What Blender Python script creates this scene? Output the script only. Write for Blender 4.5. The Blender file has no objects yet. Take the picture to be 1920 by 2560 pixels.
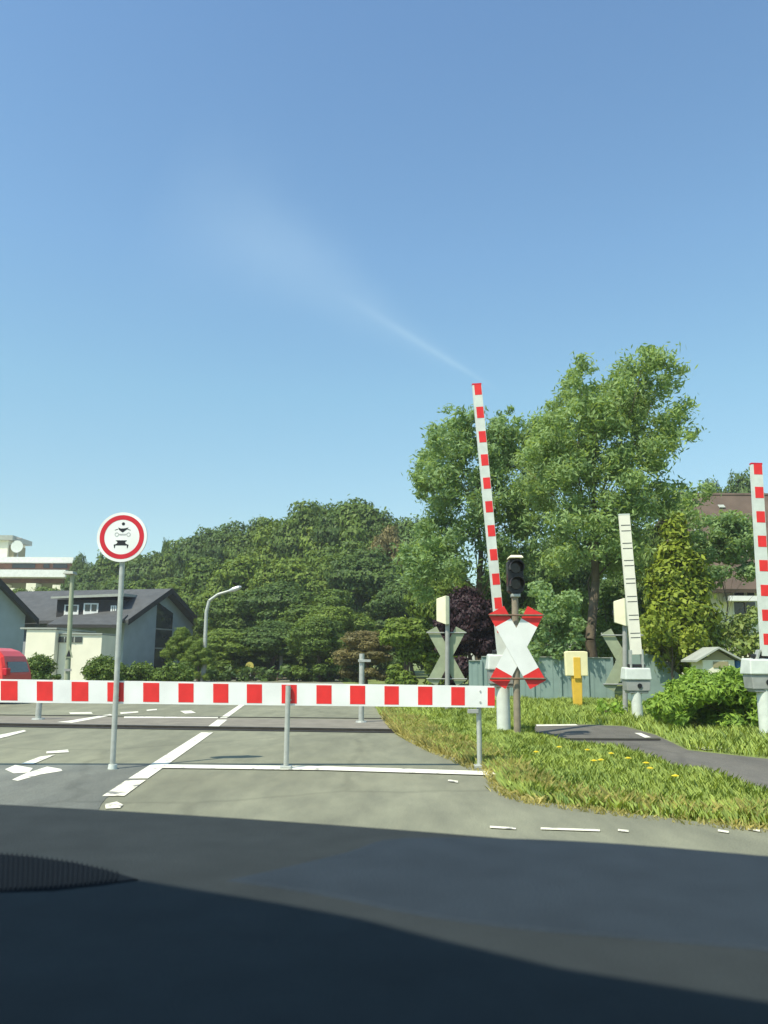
import bpy, math, random
import numpy as np
from mathutils import Vector, Matrix

R = math.radians
scene = bpy.context.scene
col = scene.collection

# ------------------------------------------------------------------ camera
F, CX, CY, EYE = 2000.0, 960.0, 1280.0, 1.25
PITCH, ROLL = R(10.43), R(0.3)
CROT = Matrix.Rotation(R(90) + PITCH, 3, 'X') @ Matrix.Rotation(ROLL, 3, 'Z')
EYEV = Vector((0, 0, EYE))
cd = bpy.data.cameras.new('camera')
cam = bpy.data.objects.new('camera', cd)
col.objects.link(cam)
cam.location = EYEV
cam.rotation_euler = CROT.to_euler()
cd.sensor_fit = 'VERTICAL'
cd.sensor_height = 36.0
cd.lens = F / 2560.0 * 36.0
cd.clip_start = 0.02
cd.clip_end = 3000
cd.dof.use_dof = True
cd.dof.focus_distance = 13.0
cd.dof.aperture_fstop = 13.0
scene.camera = cam


def ray(px, py):
    return CROT @ Vector(((px - CX) / F, -(py - CY) / F, -1.0))


def P(px, py, Y):
    """world point seen at photo pixel (px, py) at forward distance Y"""
    d = ray(px, py)
    return EYEV + d * (Y / d.y)


def G(px, py, z=0.0):
    """world point on the level plane z seen at photo pixel (px, py)"""
    d = ray(px, py)
    return EYEV + d * ((z - EYE) / d.z)


def PXM(Y):
    return Y / F * 1.0     # metres per photo pixel at distance Y (near the axis)


# ------------------------------------------------------------------ objects
def tag(o, label=None, cat=None, group=None, kind=None):
    if label: o['label'] = label
    if cat: o['category'] = cat
    if group: o['group'] = group
    if kind: o['kind'] = kind
    return o


def empty(name, loc, label, cat, group=None):
    o = bpy.data.objects.new(name, None)
    o.empty_display_size = 0.2
    col.objects.link(o)
    o.location = loc
    return tag(o, label, cat, group)


def copy_tree(o, parent=None):
    c = o.copy()
    col.objects.link(c)
    if parent is not None:
        c.parent = parent
    for ch in o.children:
        copy_tree(ch, c)
    return c


def root_loc(o):
    v = Vector((0, 0, 0))
    while o is not None:
        v += Vector(o.location)
        o = o.parent
    return v


class MB:
    def __init__(self):
        self.v, self.f, self.m = [], [], []

    def poly(self, pts, mi=0):
        n = len(self.v)
        self.v += [Vector(p) for p in pts]
        self.f.append(list(range(n, n + len(pts))))
        self.m.append(mi)
        return self

    def hexa(self, b, t, mi=0):
        """b, t: four bottom and four top corners, counter-clockwise from above"""
        n = len(self.v)
        self.v += [Vector(p) for p in b] + [Vector(p) for p in t]
        for q in ((3, 2, 1, 0), (4, 5, 6, 7), (0, 1, 5, 4), (1, 2, 6, 5), (2, 3, 7, 6), (3, 0, 4, 7)):
            self.f.append([n + i for i in q]); self.m.append(mi)
        return self

    def box(self, c, s, rot=None, mi=0):
        c = Vector(c); x, y, z = s[0] / 2, s[1] / 2, s[2] / 2
        q = [Vector(p) for p in ((-x, -y, -z), (x, -y, -z), (x, y, -z), (-x, y, -z), (-x, -y, z), (x, -y, z), (x, y, z), (-x, y, z))]
        if rot is not None: q = [rot @ p for p in q]
        q = [c + p for p in q]
        return self.hexa(q[:4], q[4:], mi)

    def prism(self, pts, d, mi=0):
        """polygon pts (3-D, counter-clockwise seen from the side d points AWAY from) extruded by d"""
        n, k = len(self.v), len(pts)
        d = Vector(d)
        self.v += [Vector(p) for p in pts] + [Vector(p) + d for p in pts]
        self.f.append(list(range(n, n + k))); self.m.append(mi)
        self.f.append(list(range(n + 2 * k - 1, n + k - 1, -1))); self.m.append(mi)
        for i in range(k):
            j = (i + 1) % k
            self.f.append([n + i, n + k + i, n + k + j, n + j]); self.m.append(mi)
        return self

    def tube(self, p0, p1, r0, r1=None, n=12, mi=0):
        p0, p1 = Vector(p0), Vector(p1)
        if r1 is None: r1 = r0
        a = (p1 - p0).normalized()
        u = a.cross(Vector((0, 0, 1)) if abs(a.z) < 0.95 else Vector((1, 0, 0))).normalized()
        w = a.cross(u)
        b = len(self.v)
        for p, r in ((p0, r0), (p1, r1)):
            for i in range(n):
                t = 2 * math.pi * i / n
                self.v.append(p + (u * math.cos(t) + w * math.sin(t)) * r)
        for i in range(n):
            j = (i + 1) % n
            self.f.append([b + i, b + j, b + n + j, b + n + i]); self.m.append(mi)
        self.f.append([b + i for i in range(n - 1, -1, -1)]); self.m.append(mi)
        self.f.append([b + n + i for i in range(n)]); self.m.append(mi)
        return self

    def path(self, pts, rads, n=8, mi=0):
        for i in range(len(pts) - 1):
            self.tube(pts[i], pts[i + 1], rads[i], rads[i + 1], n, mi)
        return self

    def disc(self, c, u, w, r, n=40, mi=0, r_in=0.0):
        c, u, w = Vector(c), Vector(u), Vector(w)
        if r_in <= 0:
            return self.poly([c + (u * math.cos(2 * math.pi * i / n) + w * math.sin(2 * math.pi * i / n)) * r for i in range(n)], mi)
        for i in range(n):
            a, b = 2 * math.pi * i / n, 2 * math.pi * (i + 1) / n
            da, db = u * math.cos(a) + w * math.sin(a), u * math.cos(b) + w * math.sin(b)
            self.poly([c + da * r_in, c + da * r, c + db * r, c + db * r_in], mi)
        return self

    def build(self, name, mats, parent=None, bevel=0.0, smooth=False):
        if not isinstance(mats, (list, tuple)): mats = [mats]
        off = root_loc(parent) if parent is not None else Vector((0, 0, 0))
        me = bpy.data.meshes.new(name)
        me.from_pydata([tuple(p - off) for p in self.v], [], self.f)
        for m in mats: me.materials.append(m)
        me.polygons.foreach_set('material_index', self.m)
        if smooth:
            me.polygons.foreach_set('use_smooth', [len(f) == 4 for f in self.f])
        me.update()
        if smooth: me.set_sharp_from_angle(angle=R(50))
        o = bpy.data.objects.new(name, me)
        col.objects.link(o)
        if parent is not None: o.parent = parent
        if bevel > 0:
            b = o.modifiers.new('bevel', 'BEVEL')
            b.width = bevel; b.segments = 2; b.limit_method = 'ANGLE'; b.angle_limit = R(40)
        return o


# ------------------------------------------------------------------ materials
def new_mat(name):
    m = bpy.data.materials.new(name)
    m.use_nodes = True
    nt = m.node_tree
    b = nt.nodes['Principled BSDF']
    return m, nt, b


def mat(name, c, rough=0.6, var=0.12, scale=6.0, bump=0.0, bscale=60.0, metal=0.0, spec=0.4, detail=5.0):
    m, nt, b = new_mat(name)
    N, L = nt.nodes, nt.links
    tc = N.new('ShaderNodeTexCoord')
    no = N.new('ShaderNodeTexNoise'); no.inputs['Scale'].default_value = scale; no.inputs['Detail'].default_value = detail
    L.new(tc.outputs['Object'], no.inputs['Vector'])
    rp = N.new('ShaderNodeValToRGB')
    rp.color_ramp.elements[0].position = 0.3; rp.color_ramp.elements[1].position = 0.7
    rp.color_ramp.elements[0].color = tuple(x * (1 - var) for x in c) + (1,)
    rp.color_ramp.elements[1].color = tuple(min(1, x * (1 + var)) for x in c) + (1,)
    L.new(no.outputs['Fac'], rp.inputs['Fac'])
    L.new(rp.outputs['Color'], b.inputs['Base Color'])
    b.inputs['Roughness'].default_value = rough
    b.inputs['Metallic'].default_value = metal
    b.inputs['Specular IOR Level'].default_value = spec
    if bump > 0:
        n2 = N.new('ShaderNodeTexNoise'); n2.inputs['Scale'].default_value = bscale; n2.inputs['Detail'].default_value = 4
        L.new(tc.outputs['Object'], n2.inputs['Vector'])
        bp = N.new('ShaderNodeBump'); bp.inputs['Strength'].default_value = bump; bp.inputs['Distance'].default_value = 0.02
        L.new(n2.outputs['Fac'], bp.inputs['Height']); L.new(bp.outputs['Normal'], b.inputs['Normal'])
    return m


def leaf_mat(name, c, var=0.35, scale=0.5, trans=0.3, yellow=0.2):
    m, nt, b = new_mat(name)
    N, L = nt.nodes, nt.links
    geo = N.new('ShaderNodeNewGeometry')
    tc = N.new('ShaderNodeTexCoord')
    no = N.new('ShaderNodeTexNoise'); no.inputs['Scale'].default_value = scale; no.inputs['Detail'].default_value = 3
    L.new(tc.outputs['Object'], no.inputs['Vector'])
    add = N.new('ShaderNodeMath'); add.operation = 'MULTIPLY_ADD'
    L.new(geo.outputs['Random Per Island'], add.inputs[0]); add.inputs[1].default_value = 0.5
    mu = N.new('ShaderNodeMath'); mu.operation = 'MULTIPLY'; mu.inputs[1].default_value = 0.75
    L.new(no.outputs['Fac'], mu.inputs[0]); L.new(mu.outputs[0], add.inputs[2])
    rp = N.new('ShaderNodeValToRGB')
    e = rp.color_ramp.elements
    e[0].position = 0.25; e[1].position = 0.95
    e[0].color = (c[0] * (1 - var), c[1] * (1 - var * 0.9), c[2] * (1 - var * 0.6), 1)
    e[1].color = (c[0] * (1 + var + yellow), c[1] * (1 + var), c[2] * (1 + var * 0.5), 1)
    L.new(add.outputs[0], rp.inputs['Fac'])
    L.new(rp.outputs['Color'], b.inputs['Base Color'])
    b.inputs['Roughness'].default_value = 0.55
    b.inputs['Specular IOR Level'].default_value = 0.25
    tr = N.new('ShaderNodeBsdfTranslucent')
    hs = N.new('ShaderNodeMixRGB'); hs.blend_type = 'MULTIPLY'; hs.inputs['Fac'].default_value = 1
    hs.inputs['Color2'].default_value = (1.25, 1.15, 0.5, 1)
    L.new(rp.outputs['Color'], hs.inputs['Color1']); L.new(hs.outputs['Color'], tr.inputs['Color'])
    mx = N.new('ShaderNodeMixShader'); mx.inputs['Fac'].default_value = trans
    L.new(b.outputs[0], mx.inputs[1]); L.new(tr.outputs[0], mx.inputs[2])
    L.new(mx.outputs[0], N['Material Output'].inputs['Surface'])
    return m


def asphalt_mat(name, c, patch=0.18):
    m, nt, b = new_mat(name)
    N, L = nt.nodes, nt.links
    tc = N.new('ShaderNodeTexCoord')
    big = N.new('ShaderNodeTexNoise'); big.inputs['Scale'].default_value = 0.35; big.inputs['Detail'].default_value = 4; big.inputs['Roughness'].default_value = 0.6
    mp = N.new('ShaderNodeMapping'); mp.inputs['Scale'].default_value = (1.6, 0.5, 1)
    L.new(tc.outputs['Object'], mp.inputs['Vector']); L.new(mp.outputs['Vector'], big.inputs['Vector'])
    fine = N.new('ShaderNodeTexNoise'); fine.inputs['Scale'].default_value = 90; fine.inputs['Detail'].default_value = 3
    L.new(tc.outputs['Object'], fine.inputs['Vector'])
    r1 = N.new('ShaderNodeValToRGB')
    r1.color_ramp.elements[0].position = 0.32; r1.color_ramp.elements[1].position = 0.68
    r1.color_ramp.elements[0].color = tuple(x * (1 - patch) for x in c) + (1,)
    r1.color_ramp.elements[1].color = tuple(x * (1 + patch) for x in c) + (1,)
    L.new(big.outputs['Fac'], r1.inputs['Fac'])
    r2 = N.new('ShaderNodeValToRGB')
    r2.color_ramp.elements[0].color = (0.72, 0.72, 0.72, 1); r2.color_ramp.elements[1].color = (1.2, 1.2, 1.2, 1)
    r2.color_ramp.elements[0].position = 0.3; r2.color_ramp.elements[1].position = 0.7
    L.new(fine.outputs['Fac'], r2.inputs['Fac'])
    mx = N.new('ShaderNodeMixRGB'); mx.blend_type = 'MULTIPLY'; mx.inputs['Fac'].default_value = 1
    L.new(r1.outputs['Color'], mx.inputs['Color1']); L.new(r2.outputs['Color'], mx.inputs['Color2'])
    # cracks: warped voronoi cell borders
    wv = N.new('ShaderNodeTexNoise'); wv.inputs['Scale'].default_value = 1.2; wv.inputs['Detail'].default_value = 4
    L.new(tc.outputs['Object'], wv.inputs['Vector'])
    ad = N.new('ShaderNodeMixRGB'); ad.blend_type = 'ADD'; ad.inputs['Fac'].default_value = 0.45
    L.new(tc.outputs['Object'], ad.inputs['Color1']); L.new(wv.outputs['Color'], ad.inputs['Color2'])
    vo = N.new('ShaderNodeTexVoronoi'); vo.feature = 'DISTANCE_TO_EDGE'; vo.inputs['Scale'].default_value = 0.21
    L.new(ad.outputs['Color'], vo.inputs['Vector'])
    r3 = N.new('ShaderNodeValToRGB')
    r3.color_ramp.elements[0].color = (0.86, 0.86, 0.86, 1); r3.color_ramp.elements[1].color = (1, 1, 1, 1)
    r3.color_ramp.elements[0].position = 0.004; r3.color_ramp.elements[1].position = 0.014
    L.new(vo.outputs['Distance'], r3.inputs['Fac'])
    m3 = N.new('ShaderNodeMixRGB'); m3.blend_type = 'MULTIPLY'; m3.inputs['Fac'].default_value = 1
    md = N.new('ShaderNodeTexNoise'); md.inputs['Scale'].default_value = 2.2; md.inputs['Detail'].default_value = 7; md.inputs['Roughness'].default_value = 0.65
    L.new(mp.outputs['Vector'], md.inputs['Vector'])
    r4 = N.new('ShaderNodeValToRGB')
    r4.color_ramp.elements[0].color = (0.84, 0.84, 0.85, 1); r4.color_ramp.elements[1].color = (1.13, 1.12, 1.10, 1)
    r4.color_ramp.elements[0].position = 0.33; r4.color_ramp.elements[1].position = 0.67
    L.new(md.outputs['Fac'], r4.inputs['Fac'])
    m4 = N.new('ShaderNodeMixRGB'); m4.blend_type = 'MULTIPLY'; m4.inputs['Fac'].default_value = 1
    L.new(mx.outputs['Color'], m4.inputs['Color1']); L.new(r4.outputs['Color'], m4.inputs['Color2'])
    L.new(m4.outputs['Color'], m3.inputs['Color1']); L.new(r3.outputs['Color'], m3.inputs['Color2'])
    L.new(m3.outputs['Color'], b.inputs['Base Color'])
    b.inputs['Roughness'].default_value = 0.85; b.inputs['Specular IOR Level'].default_value = 0.25
    bp = N.new('ShaderNodeBump'); bp.inputs['Strength'].default_value = 0.35; bp.inputs['Distance'].default_value = 0.01
    L.new(fine.outputs['Fac'], bp.inputs['Height']); L.new(bp.outputs['Normal'], b.inputs['Normal'])
    return m


def paint_mat(name, c, wear=0.35, under=(0.2, 0.2, 0.18)):
    """road paint worn through to the asphalt in ragged spots"""
    m, nt, b = new_mat(name)
    N, L = nt.nodes, nt.links
    tc = N.new('ShaderNodeTexCoord')
    no = N.new('ShaderNodeTexNoise'); no.inputs['Scale'].default_value = 5; no.inputs['Detail'].default_value = 8; no.inputs['Roughness'].default_value = 0.7
    L.new(tc.outputs['Object'], no.inputs['Vector'])
    rp = N.new('ShaderNodeValToRGB')
    rp.color_ramp.elements[0].position = wear; rp.color_ramp.elements[1].position = wear + 0.06
    rp.color_ramp.elements[0].color = under + (1,); rp.color_ramp.elements[1].color = c + (1,)
    L.new(no.outputs['Fac'], rp.inputs['Fac']); L.new(rp.outputs['Color'], b.inputs['Base Color'])
    b.inputs['Roughness'].default_value = 0.7
    return m


M = {}
M['asphalt'] = asphalt_mat('asphalt', (0.220, 0.224, 0.157))
M['old_asphalt'] = asphalt_mat('old_asphalt', (0.150, 0.160, 0.138), 0.25)
M['path'] = asphalt_mat('path_asphalt', (0.140, 0.132, 0.112), 0.15)
M['panel'] = mat('crossing_panel', (0.215, 0.195, 0.155), 0.85, 0.15, 3, 0.3, 90)
M['line'] = paint_mat('road_paint', (0.75, 0.73, 0.60), 0.36)
M['line_worn'] = paint_mat('road_paint_worn', (0.75, 0.72, 0.56), 0.43)
M['flange'] = mat('rail_groove', (0.032, 0.030, 0.026), 0.8, 0.25, 8)
M['rail'] = mat('rail_steel', (0.07, 0.06, 0.05), 0.4, 0.2, 12, metal=0.6)
M['soil'] = mat('soil', (0.17, 0.21, 0.055), 0.95, 0.35, 2.0, 0.6, 20)
M['white'] = mat('white_sheet', (0.77, 0.78, 0.74), 0.45, 0.09, 3)
M['white_old'] = mat('white_painted_metal', (0.60, 0.64, 0.58), 0.5, 0.09, 7)
M['warm_white'] = mat('warm_white_sheet', (0.80, 0.77, 0.64), 0.45, 0.05, 5)
M['cream'] = mat('cream_render', (0.80, 0.77, 0.60), 0.9, 0.06, 1.5, 0.2, 40)
M['ivory'] = mat('ivory_plastic', (0.74, 0.71, 0.50), 0.5, 0.07, 6)
M['red'] = mat('red_sheet', (0.72, 0.030, 0.028), 0.42, 0.10, 7)
M['dark_red'] = mat('sign_red', (0.55, 0.012, 0.025), 0.4, 0.10, 9)
M['pale_grey'] = mat('worn_grey_print', (0.42, 0.43, 0.42), 0.5, 0.1, 9)
M['black'] = mat('black_paint', (0.012, 0.013, 0.015), 0.45, 0.2, 8)
M['galv'] = mat('galvanised_steel', (0.42, 0.44, 0.40), 0.5, 0.12, 14, metal=0.25)
M['grey_metal'] = mat('grey_painted_metal', (0.30, 0.31, 0.29), 0.5, 0.12, 8)
M['brown_post'] = mat('weathered_post', (0.25, 0.21, 0.15), 0.7, 0.2, 9)
M['bar'] = mat('rusty_bar', (0.16, 0.105, 0.07), 0.6, 0.25, 20)
M['sign_back'] = mat('sign_back_grey_green', (0.31, 0.35, 0.23), 0.55, 0.1, 7)
M['fence'] = mat('fence_teal', (0.23, 0.315, 0.29), 0.6, 0.10, 2.5, 0.1, 30)
M['yellow'] = mat('yellow_plastic', (0.72, 0.45, 0.055), 0.5, 0.07, 6)
M['faded_yellow'] = mat('faded_yellow_sheet', (0.45, 0.40, 0.09), 0.6, 0.2, 4)
M['pale_yellow'] = mat('pale_yellow_plate', (0.80, 0.74, 0.44), 0.5, 0.05, 6)
M['slate'] = mat('slate_render', (0.34, 0.39, 0.42), 0.85, 0.08, 1.5, 0.2, 30)
M['roof_tile'] = mat('dark_roof_tile', (0.074, 0.078, 0.078), 0.75, 0.2, 2.0, 0.5, 14)
M['roof_brown'] = mat('brown_roof_tile', (0.115, 0.082, 0.060), 0.85, 0.18, 1.2, 0.5, 12)
M['dark_wood'] = mat('dark_timber', (0.035, 0.033, 0.032), 0.7, 0.2, 5)
M['trim'] = mat('pale_trim', (0.36, 0.38, 0.33), 0.6, 0.1, 3)
M['brick'] = mat('brown_brick_band', (0.22, 0.12, 0.085), 0.85, 0.2, 0.8)
M['tan'] = mat('tan_render', (0.30, 0.27, 0.15), 0.85, 0.12, 0.5)  # even tan tone for block walls, hut gable and board
M['glass'] = mat('window_glass', (0.03, 0.04, 0.045), 0.08, 0.1, 1, spec=0.6)
M['car_red'] = mat('car_red', (0.66, 0.040, 0.028), 0.3, 0.05, 2, spec=0.6)
M['rubber'] = mat('rubber', (0.02, 0.02, 0.021), 0.8, 0.2, 10)
M['blue'] = mat('blue_plastic', (0.03, 0.13, 0.33), 0.4, 0.15, 5)
M['bark'] = mat('bark', (0.12, 0.095, 0.065), 0.9, 0.35, 5, 0.6, 25)
M['dash'] = mat('dashboard_plastic', (0.036, 0.0435, 0.046), 0.75, 0.10, 25, 0.3, 700, spec=0.06)
M['dash_panel'] = mat('bluish_panel_plastic', (0.030, 0.041, 0.053), 0.7, 0.10, 25, 0.3, 700, spec=0.08)  # slightly bluer plastic than the rest of the pad
M['line_grey'] = mat('thin_grey_stripe', (0.10, 0.10, 0.095), 0.6, 0.2, 12)
M['dash_dark'] = mat('defroster_plastic', (0.005, 0.008, 0.012), 0.85, 0.1, 30, spec=0.1)
M['lens_dark'] = mat('dark_lens', (0.03, 0.02, 0.015), 0.15, 0.1, 3)
M['alu'] = mat('aluminium', (0.55, 0.56, 0.54), 0.35, 0.08, 20, metal=0.5)

M['leaf_wood'] = leaf_mat('leaf_wood', (0.105, 0.178, 0.036), 0.42)
M['leaf_deep'] = leaf_mat('leaf_deep', (0.082, 0.148, 0.038), 0.40)
M['leaf_bright'] = leaf_mat('leaf_bright', (0.135, 0.215, 0.036), 0.40)
M['leaf_willow'] = leaf_mat('leaf_willow', (0.262, 0.385, 0.160), 0.34, 0.7, 0.45, 0.1)
M['leaf_grey'] = leaf_mat('leaf_grey', (0.235, 0.355, 0.160), 0.34, 0.7, 0.45, 0.05)
M['leaf_conifer'] = leaf_mat('leaf_conifer', (0.160, 0.232, 0.026), 0.5, 1.3, 0.2, 0.3)
M['leaf_brown'] = leaf_mat('leaf_brown', (0.170, 0.165, 0.070), 0.35)
M['leaf_purple'] = leaf_mat('leaf_purple', (0.030, 0.014, 0.018), 0.4, 1.0, 0.12, 0.1)
M['leaf_bush'] = leaf_mat('leaf_bush', (0.205, 0.350, 0.055), 0.40, 1.4)
M['leaf_pale'] = leaf_mat('leaf_pale', (0.200, 0.290, 0.085), 0.35, 1.2)
M['grass'] = leaf_mat('grass_blade', (0.300, 0.455, 0.118), 0.38, 0.9, 0.35, 0.30)
M['straw'] = leaf_mat('dry_grass_blade', (0.40, 0.37, 0.13), 0.32, 1.5, 0.3, 0.1)
M['petal'] = mat('yellow_petal', (0.85, 0.68, 0.05), 0.6, 0.05, 5)

# ------------------------------------------------------------------ light and sky
SUN_V = Vector((1.23, 1.25, -2.64)).normalized()      # way the light travels
elev = math.asin(-SUN_V.z)
sd = bpy.data.lights.new('sun', 'SUN')
sd.energy = 4.3; sd.angle = R(0.55); sd.color = (1.0, 0.93, 0.76)
so = bpy.data.objects.new('sun', sd); col.objects.link(so)
so.location = (-20, -20, 40)
so.rotation_euler = SUN_V.to_track_quat('-Z', 'Y').to_euler()

w = bpy.data.worlds.new('World'); scene.world = w; w.use_nodes = True
NT = w.node_tree; WN, WL = NT.nodes, NT.links
bg = WN['Background']
sky = WN.new('ShaderNodeTexSky'); sky.sky_type = 'NISHITA'; sky.sun_disc = False
sky.sun_elevation = elev
sky.sun_rotation = math.atan2(-SUN_V.x, -SUN_V.y)
sky.altitude = 60; sky.air_density = 1.0; sky.dust_density = 0.8; sky.ozone_density = 1.0
wtc = WN.new('ShaderNodeTexCoord')
nrm = WN.new('ShaderNodeVectorMath'); nrm.operation = 'NORMALIZE'
WL.new(wtc.outputs['Generated'], nrm.inputs[0])
sep = WN.new('ShaderNodeSeparateXYZ'); WL.new(nrm.outputs['Vector'], sep.inputs[0])
tint = WN.new('ShaderNodeValToRGB')
SKY_TINT = [(0.0, (0.74, 0.82, 0.74)), (0.17, (0.79, 0.91, 0.80)), (0.32, (0.85, 1.07, 0.95)), (0.47, (0.87, 1.10, 1.08)), (0.68, (0.80, 1.03, 1.09))]
while len(tint.color_ramp.elements) < len(SKY_TINT): tint.color_ramp.elements.new(0.5)
for e, (p, c) in zip(tint.color_ramp.elements, SKY_TINT):
    e.position = p; e.color = c + (1,)
WL.new(sep.outputs['Z'], tint.inputs['Fac'])
mulc = WN.new('ShaderNodeMixRGB'); mulc.blend_type = 'MULTIPLY'; mulc.inputs['Fac'].default_value = 1.0
WL.new(sky.outputs['Color'], mulc.inputs['Color1']); WL.new(tint.outputs['Color'], mulc.inputs['Color2'])


def wmath(op, a, b=None, c=None, clamp=False):
    n = WN.new('ShaderNodeMath'); n.operation = op; n.use_clamp = clamp
    for i, v in enumerate((a, b, c)):
        if v is None: continue
        if isinstance(v, (int, float)): n.inputs[i].default_value = v
        else: WL.new(v, n.inputs[i])
    return n.outputs[0]


def wdot(vec):
    n = WN.new('ShaderNodeVectorMath'); n.operation = 'DOT_PRODUCT'
    WL.new(nrm.outputs['Vector'], n.inputs[0]); n.inputs[1].default_value = vec
    return n.outputs['Value']


# a vapour trail high up, spreading and thinning along its length
d1, d2 = ray(470, 500).normalized(), ray(1260, 985).normalized()
tn = d1.cross(d2).normalized()
te = (d2 - d1); te = (te - tn * te.dot(tn)).normalized()
a0, a1 = d1.dot(te), d2.dot(te)
along = wmath('DIVIDE', wmath('SUBTRACT', wdot(te), a0), a1 - a0)           # 0 at the old end, 1 at the fresh end
inv = wmath('SUBTRACT', 1.0, along, clamp=True)
off = wdot(tn)
nz = WN.new('ShaderNodeTexNoise'); nz.inputs['Scale'].default_value = 9; nz.inputs['Detail'].default_value = 4
WL.new(nrm.outputs['Vector'], nz.inputs['Vector'])
off = wmath('ADD', off, wmath('MULTIPLY', wmath('SUBTRACT', nz.outputs['Fac'], 0.5), wmath('MULTIPLY', inv, 0.09)))
width = wmath('ADD', 0.0028, wmath('MULTIPLY', wmath('POWER', inv, 1.5), 0.075))
q = wmath('DIVIDE', off, width)
gs = wmath('POWER', 2.718, wmath('MULTIPLY', wmath('MULTIPLY', q, q), -1.0))
ends = wmath('MULTIPLY', wmath('SMOOTH_MIN', wmath('MULTIPLY', wmath('ADD', along, 0.10), 3.0, clamp=True), 1.0, 0.1),
             wmath('MULTIPLY', wmath('SUBTRACT', 1.0, along), 6.0, clamp=True))
front = wmath('GREATER_THAN', sep.outputs['Y'], 0.0)
core_w = wmath('ADD', 0.0022, wmath('MULTIPLY', inv, 0.008))
qc = wmath('DIVIDE', wmath('ADD', wdot(tn), wmath('MULTIPLY', wmath('SUBTRACT', nz.outputs['Fac'], 0.5), 0.004)), core_w)
core = wmath('MULTIPLY', wmath('POWER', 2.718, wmath('MULTIPLY', wmath('MULTIPLY', qc, qc), -1.0)), wmath('MULTIPLY', wmath('SUBTRACT', along, 0.42), 4.0, clamp=True))
core = wmath('MULTIPLY', core, wmath('MULTIPLY', wmath('SUBTRACT', 1.0, along), 6.0, clamp=True))
patchy = wmath('ADD', 0.55, wmath('MULTIPLY', nz.outputs['Fac'], 0.9))
soft = wmath('MULTIPLY', wmath('MULTIPLY', wmath('MULTIPLY', gs, ends), patchy), wmath('SUBTRACT', 1.15, wmath('MULTIPLY', along, 0.9)))
trail = wmath('MULTIPLY', wmath('ADD', wmath('MULTIPLY', soft, 0.16), wmath('MULTIPLY', core, 0.12)), front, clamp=True)
cl = WN.new('ShaderNodeMixRGB'); cl.blend_type = 'MIX'
WL.new(trail, cl.inputs['Fac']); WL.new(mulc.outputs['Color'], cl.inputs['Color1'])
cl.inputs['Color2'].default_value = (3.4, 4.6, 5.2, 1)
WL.new(cl.outputs['Color'], bg.inputs['Color'])
bg.inputs['Strength'].default_value = 0.15

vs = scene.view_settings
vs.view_transform = 'Standard'; vs.look = 'None'; vs.gamma = 1.0; vs.use_curve_mapping = False
vs.exposure = 0.45
scene.render.filter_size = 3.0
try:
    scene.cycles.use_denoising = True
    scene.cycles.max_bounces = 7
    scene.cycles.volume_bounces = 0
    scene.cycles.transparent_max_bounces = 8
except Exception:
    pass

# ------------------------------------------------------------------ ground, roads
mb = MB()
mb.poly([(-900, -300, -0.004), (900, -300, -0.004), (900, 1500, -0.004), (-900, 1500, -0.004)])
tag(mb.build('ground', M['soil']), kind='structure')

edge_px = [(962, 1768), (970, 1790), (1008, 1830), (1078, 1868), (1162, 1903), (1242, 1938), (1262, 1972), (1330, 1998), (1420, 2014), (1600, 2036), (1760, 2054), (1920, 2070), (2300, 2100)]
edge = [G(*p) for p in edge_px]


def smooth_line(pts, n=4):
    out = []
    k = len(pts)
    for i in range(k - 1):
        p0, p1, p2, p3 = pts[max(0, i - 1)], pts[i], pts[i + 1], pts[min(k - 1, i + 2)]
        for j in range(n):
            t = j / n
            out.append(0.5 * ((2 * p1) + (p2 - p0) * t + (2 * p0 - 5 * p1 + 4 * p2 - p3) * t * t + (3 * p1 - p0 - 3 * p2 + p3) * t ** 3))
    out.append(pts[-1])
    return out


edge_s = smooth_line(edge, 6)
rngE = random.Random(3)
edge_r = [p + Vector((rngE.uniform(-.05, .05), rngE.uniform(-.06, .06), 0)) for p in edge_s]


def sheet(name, pts, z, m, kind='structure'):
    b = MB()
    b.poly([(p[0], p[1], z) for p in pts])
    o = b.build(name, m)
    return tag(o, kind=kind)


def ccw(pts):
    a = sum(pts[i][0] * pts[(i + 1) % len(pts)][1] - pts[(i + 1) % len(pts)][0] * pts[i][1] for i in range(len(pts)))
    return pts if a > 0 else pts[::-1]


road_pts = [Vector((-5.2, 75, 0)), Vector((-1.8, 40, 0))] + edge_r + [Vector((30, 4.6, 0)), Vector((30, -25, 0)), Vector((-34, -25, 0)), Vector((-34, 28, 0)), Vector((-16, 40, 0)), Vector((-14, 75, 0))]
sheet('road', ccw(road_pts), 0.0, M['asphalt'])

# older, darker asphalt left of the centre line
old = [G(*p) for p in [(-260, 1915), (120, 1913), (405, 1912), (340, 1950), (265, 1996), (225, 2040), (60, 2060), (-300, 2060)]]
sheet('asphalt_patch_surface', ccw(smooth_line(old + [old[0]], 3)[:-1]), 0.004, M['old_asphalt'])

# footpath crossing the track
path_px = [(1335, 1811), (1470, 1812), (1560, 1816), (1640, 1838), (1720, 1876), (1920, 1898), (2400, 1932), (2400, 2030), (1920, 1992), (1800, 1960), (1660, 1914), (1540, 1880), (1420, 1866), (1335, 1850)]
path_w = [G(*p) for p in path_px]
sheet('footpath', ccw(path_w), 0.004, M['path'])

# track: concrete panels, flange grooves and rails across the road
tr_l0, tr_l1 = G(-500, 1807), G(1046, 1831)
far_l0, far_l1 = G(-500, 1786), G(965, 1800)
sheet('track_panel_surface', ccw([tr_l0, tr_l1, G(985, 1812), far_l1, far_l0]), 0.004, M['panel'])


def strip(p, q, wd):
    d = (q - p).normalized(); n = Vector((-d.y, d.x, 0)) * (wd / 2)
    return [p - n, q - n, q + n, p + n]


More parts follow.
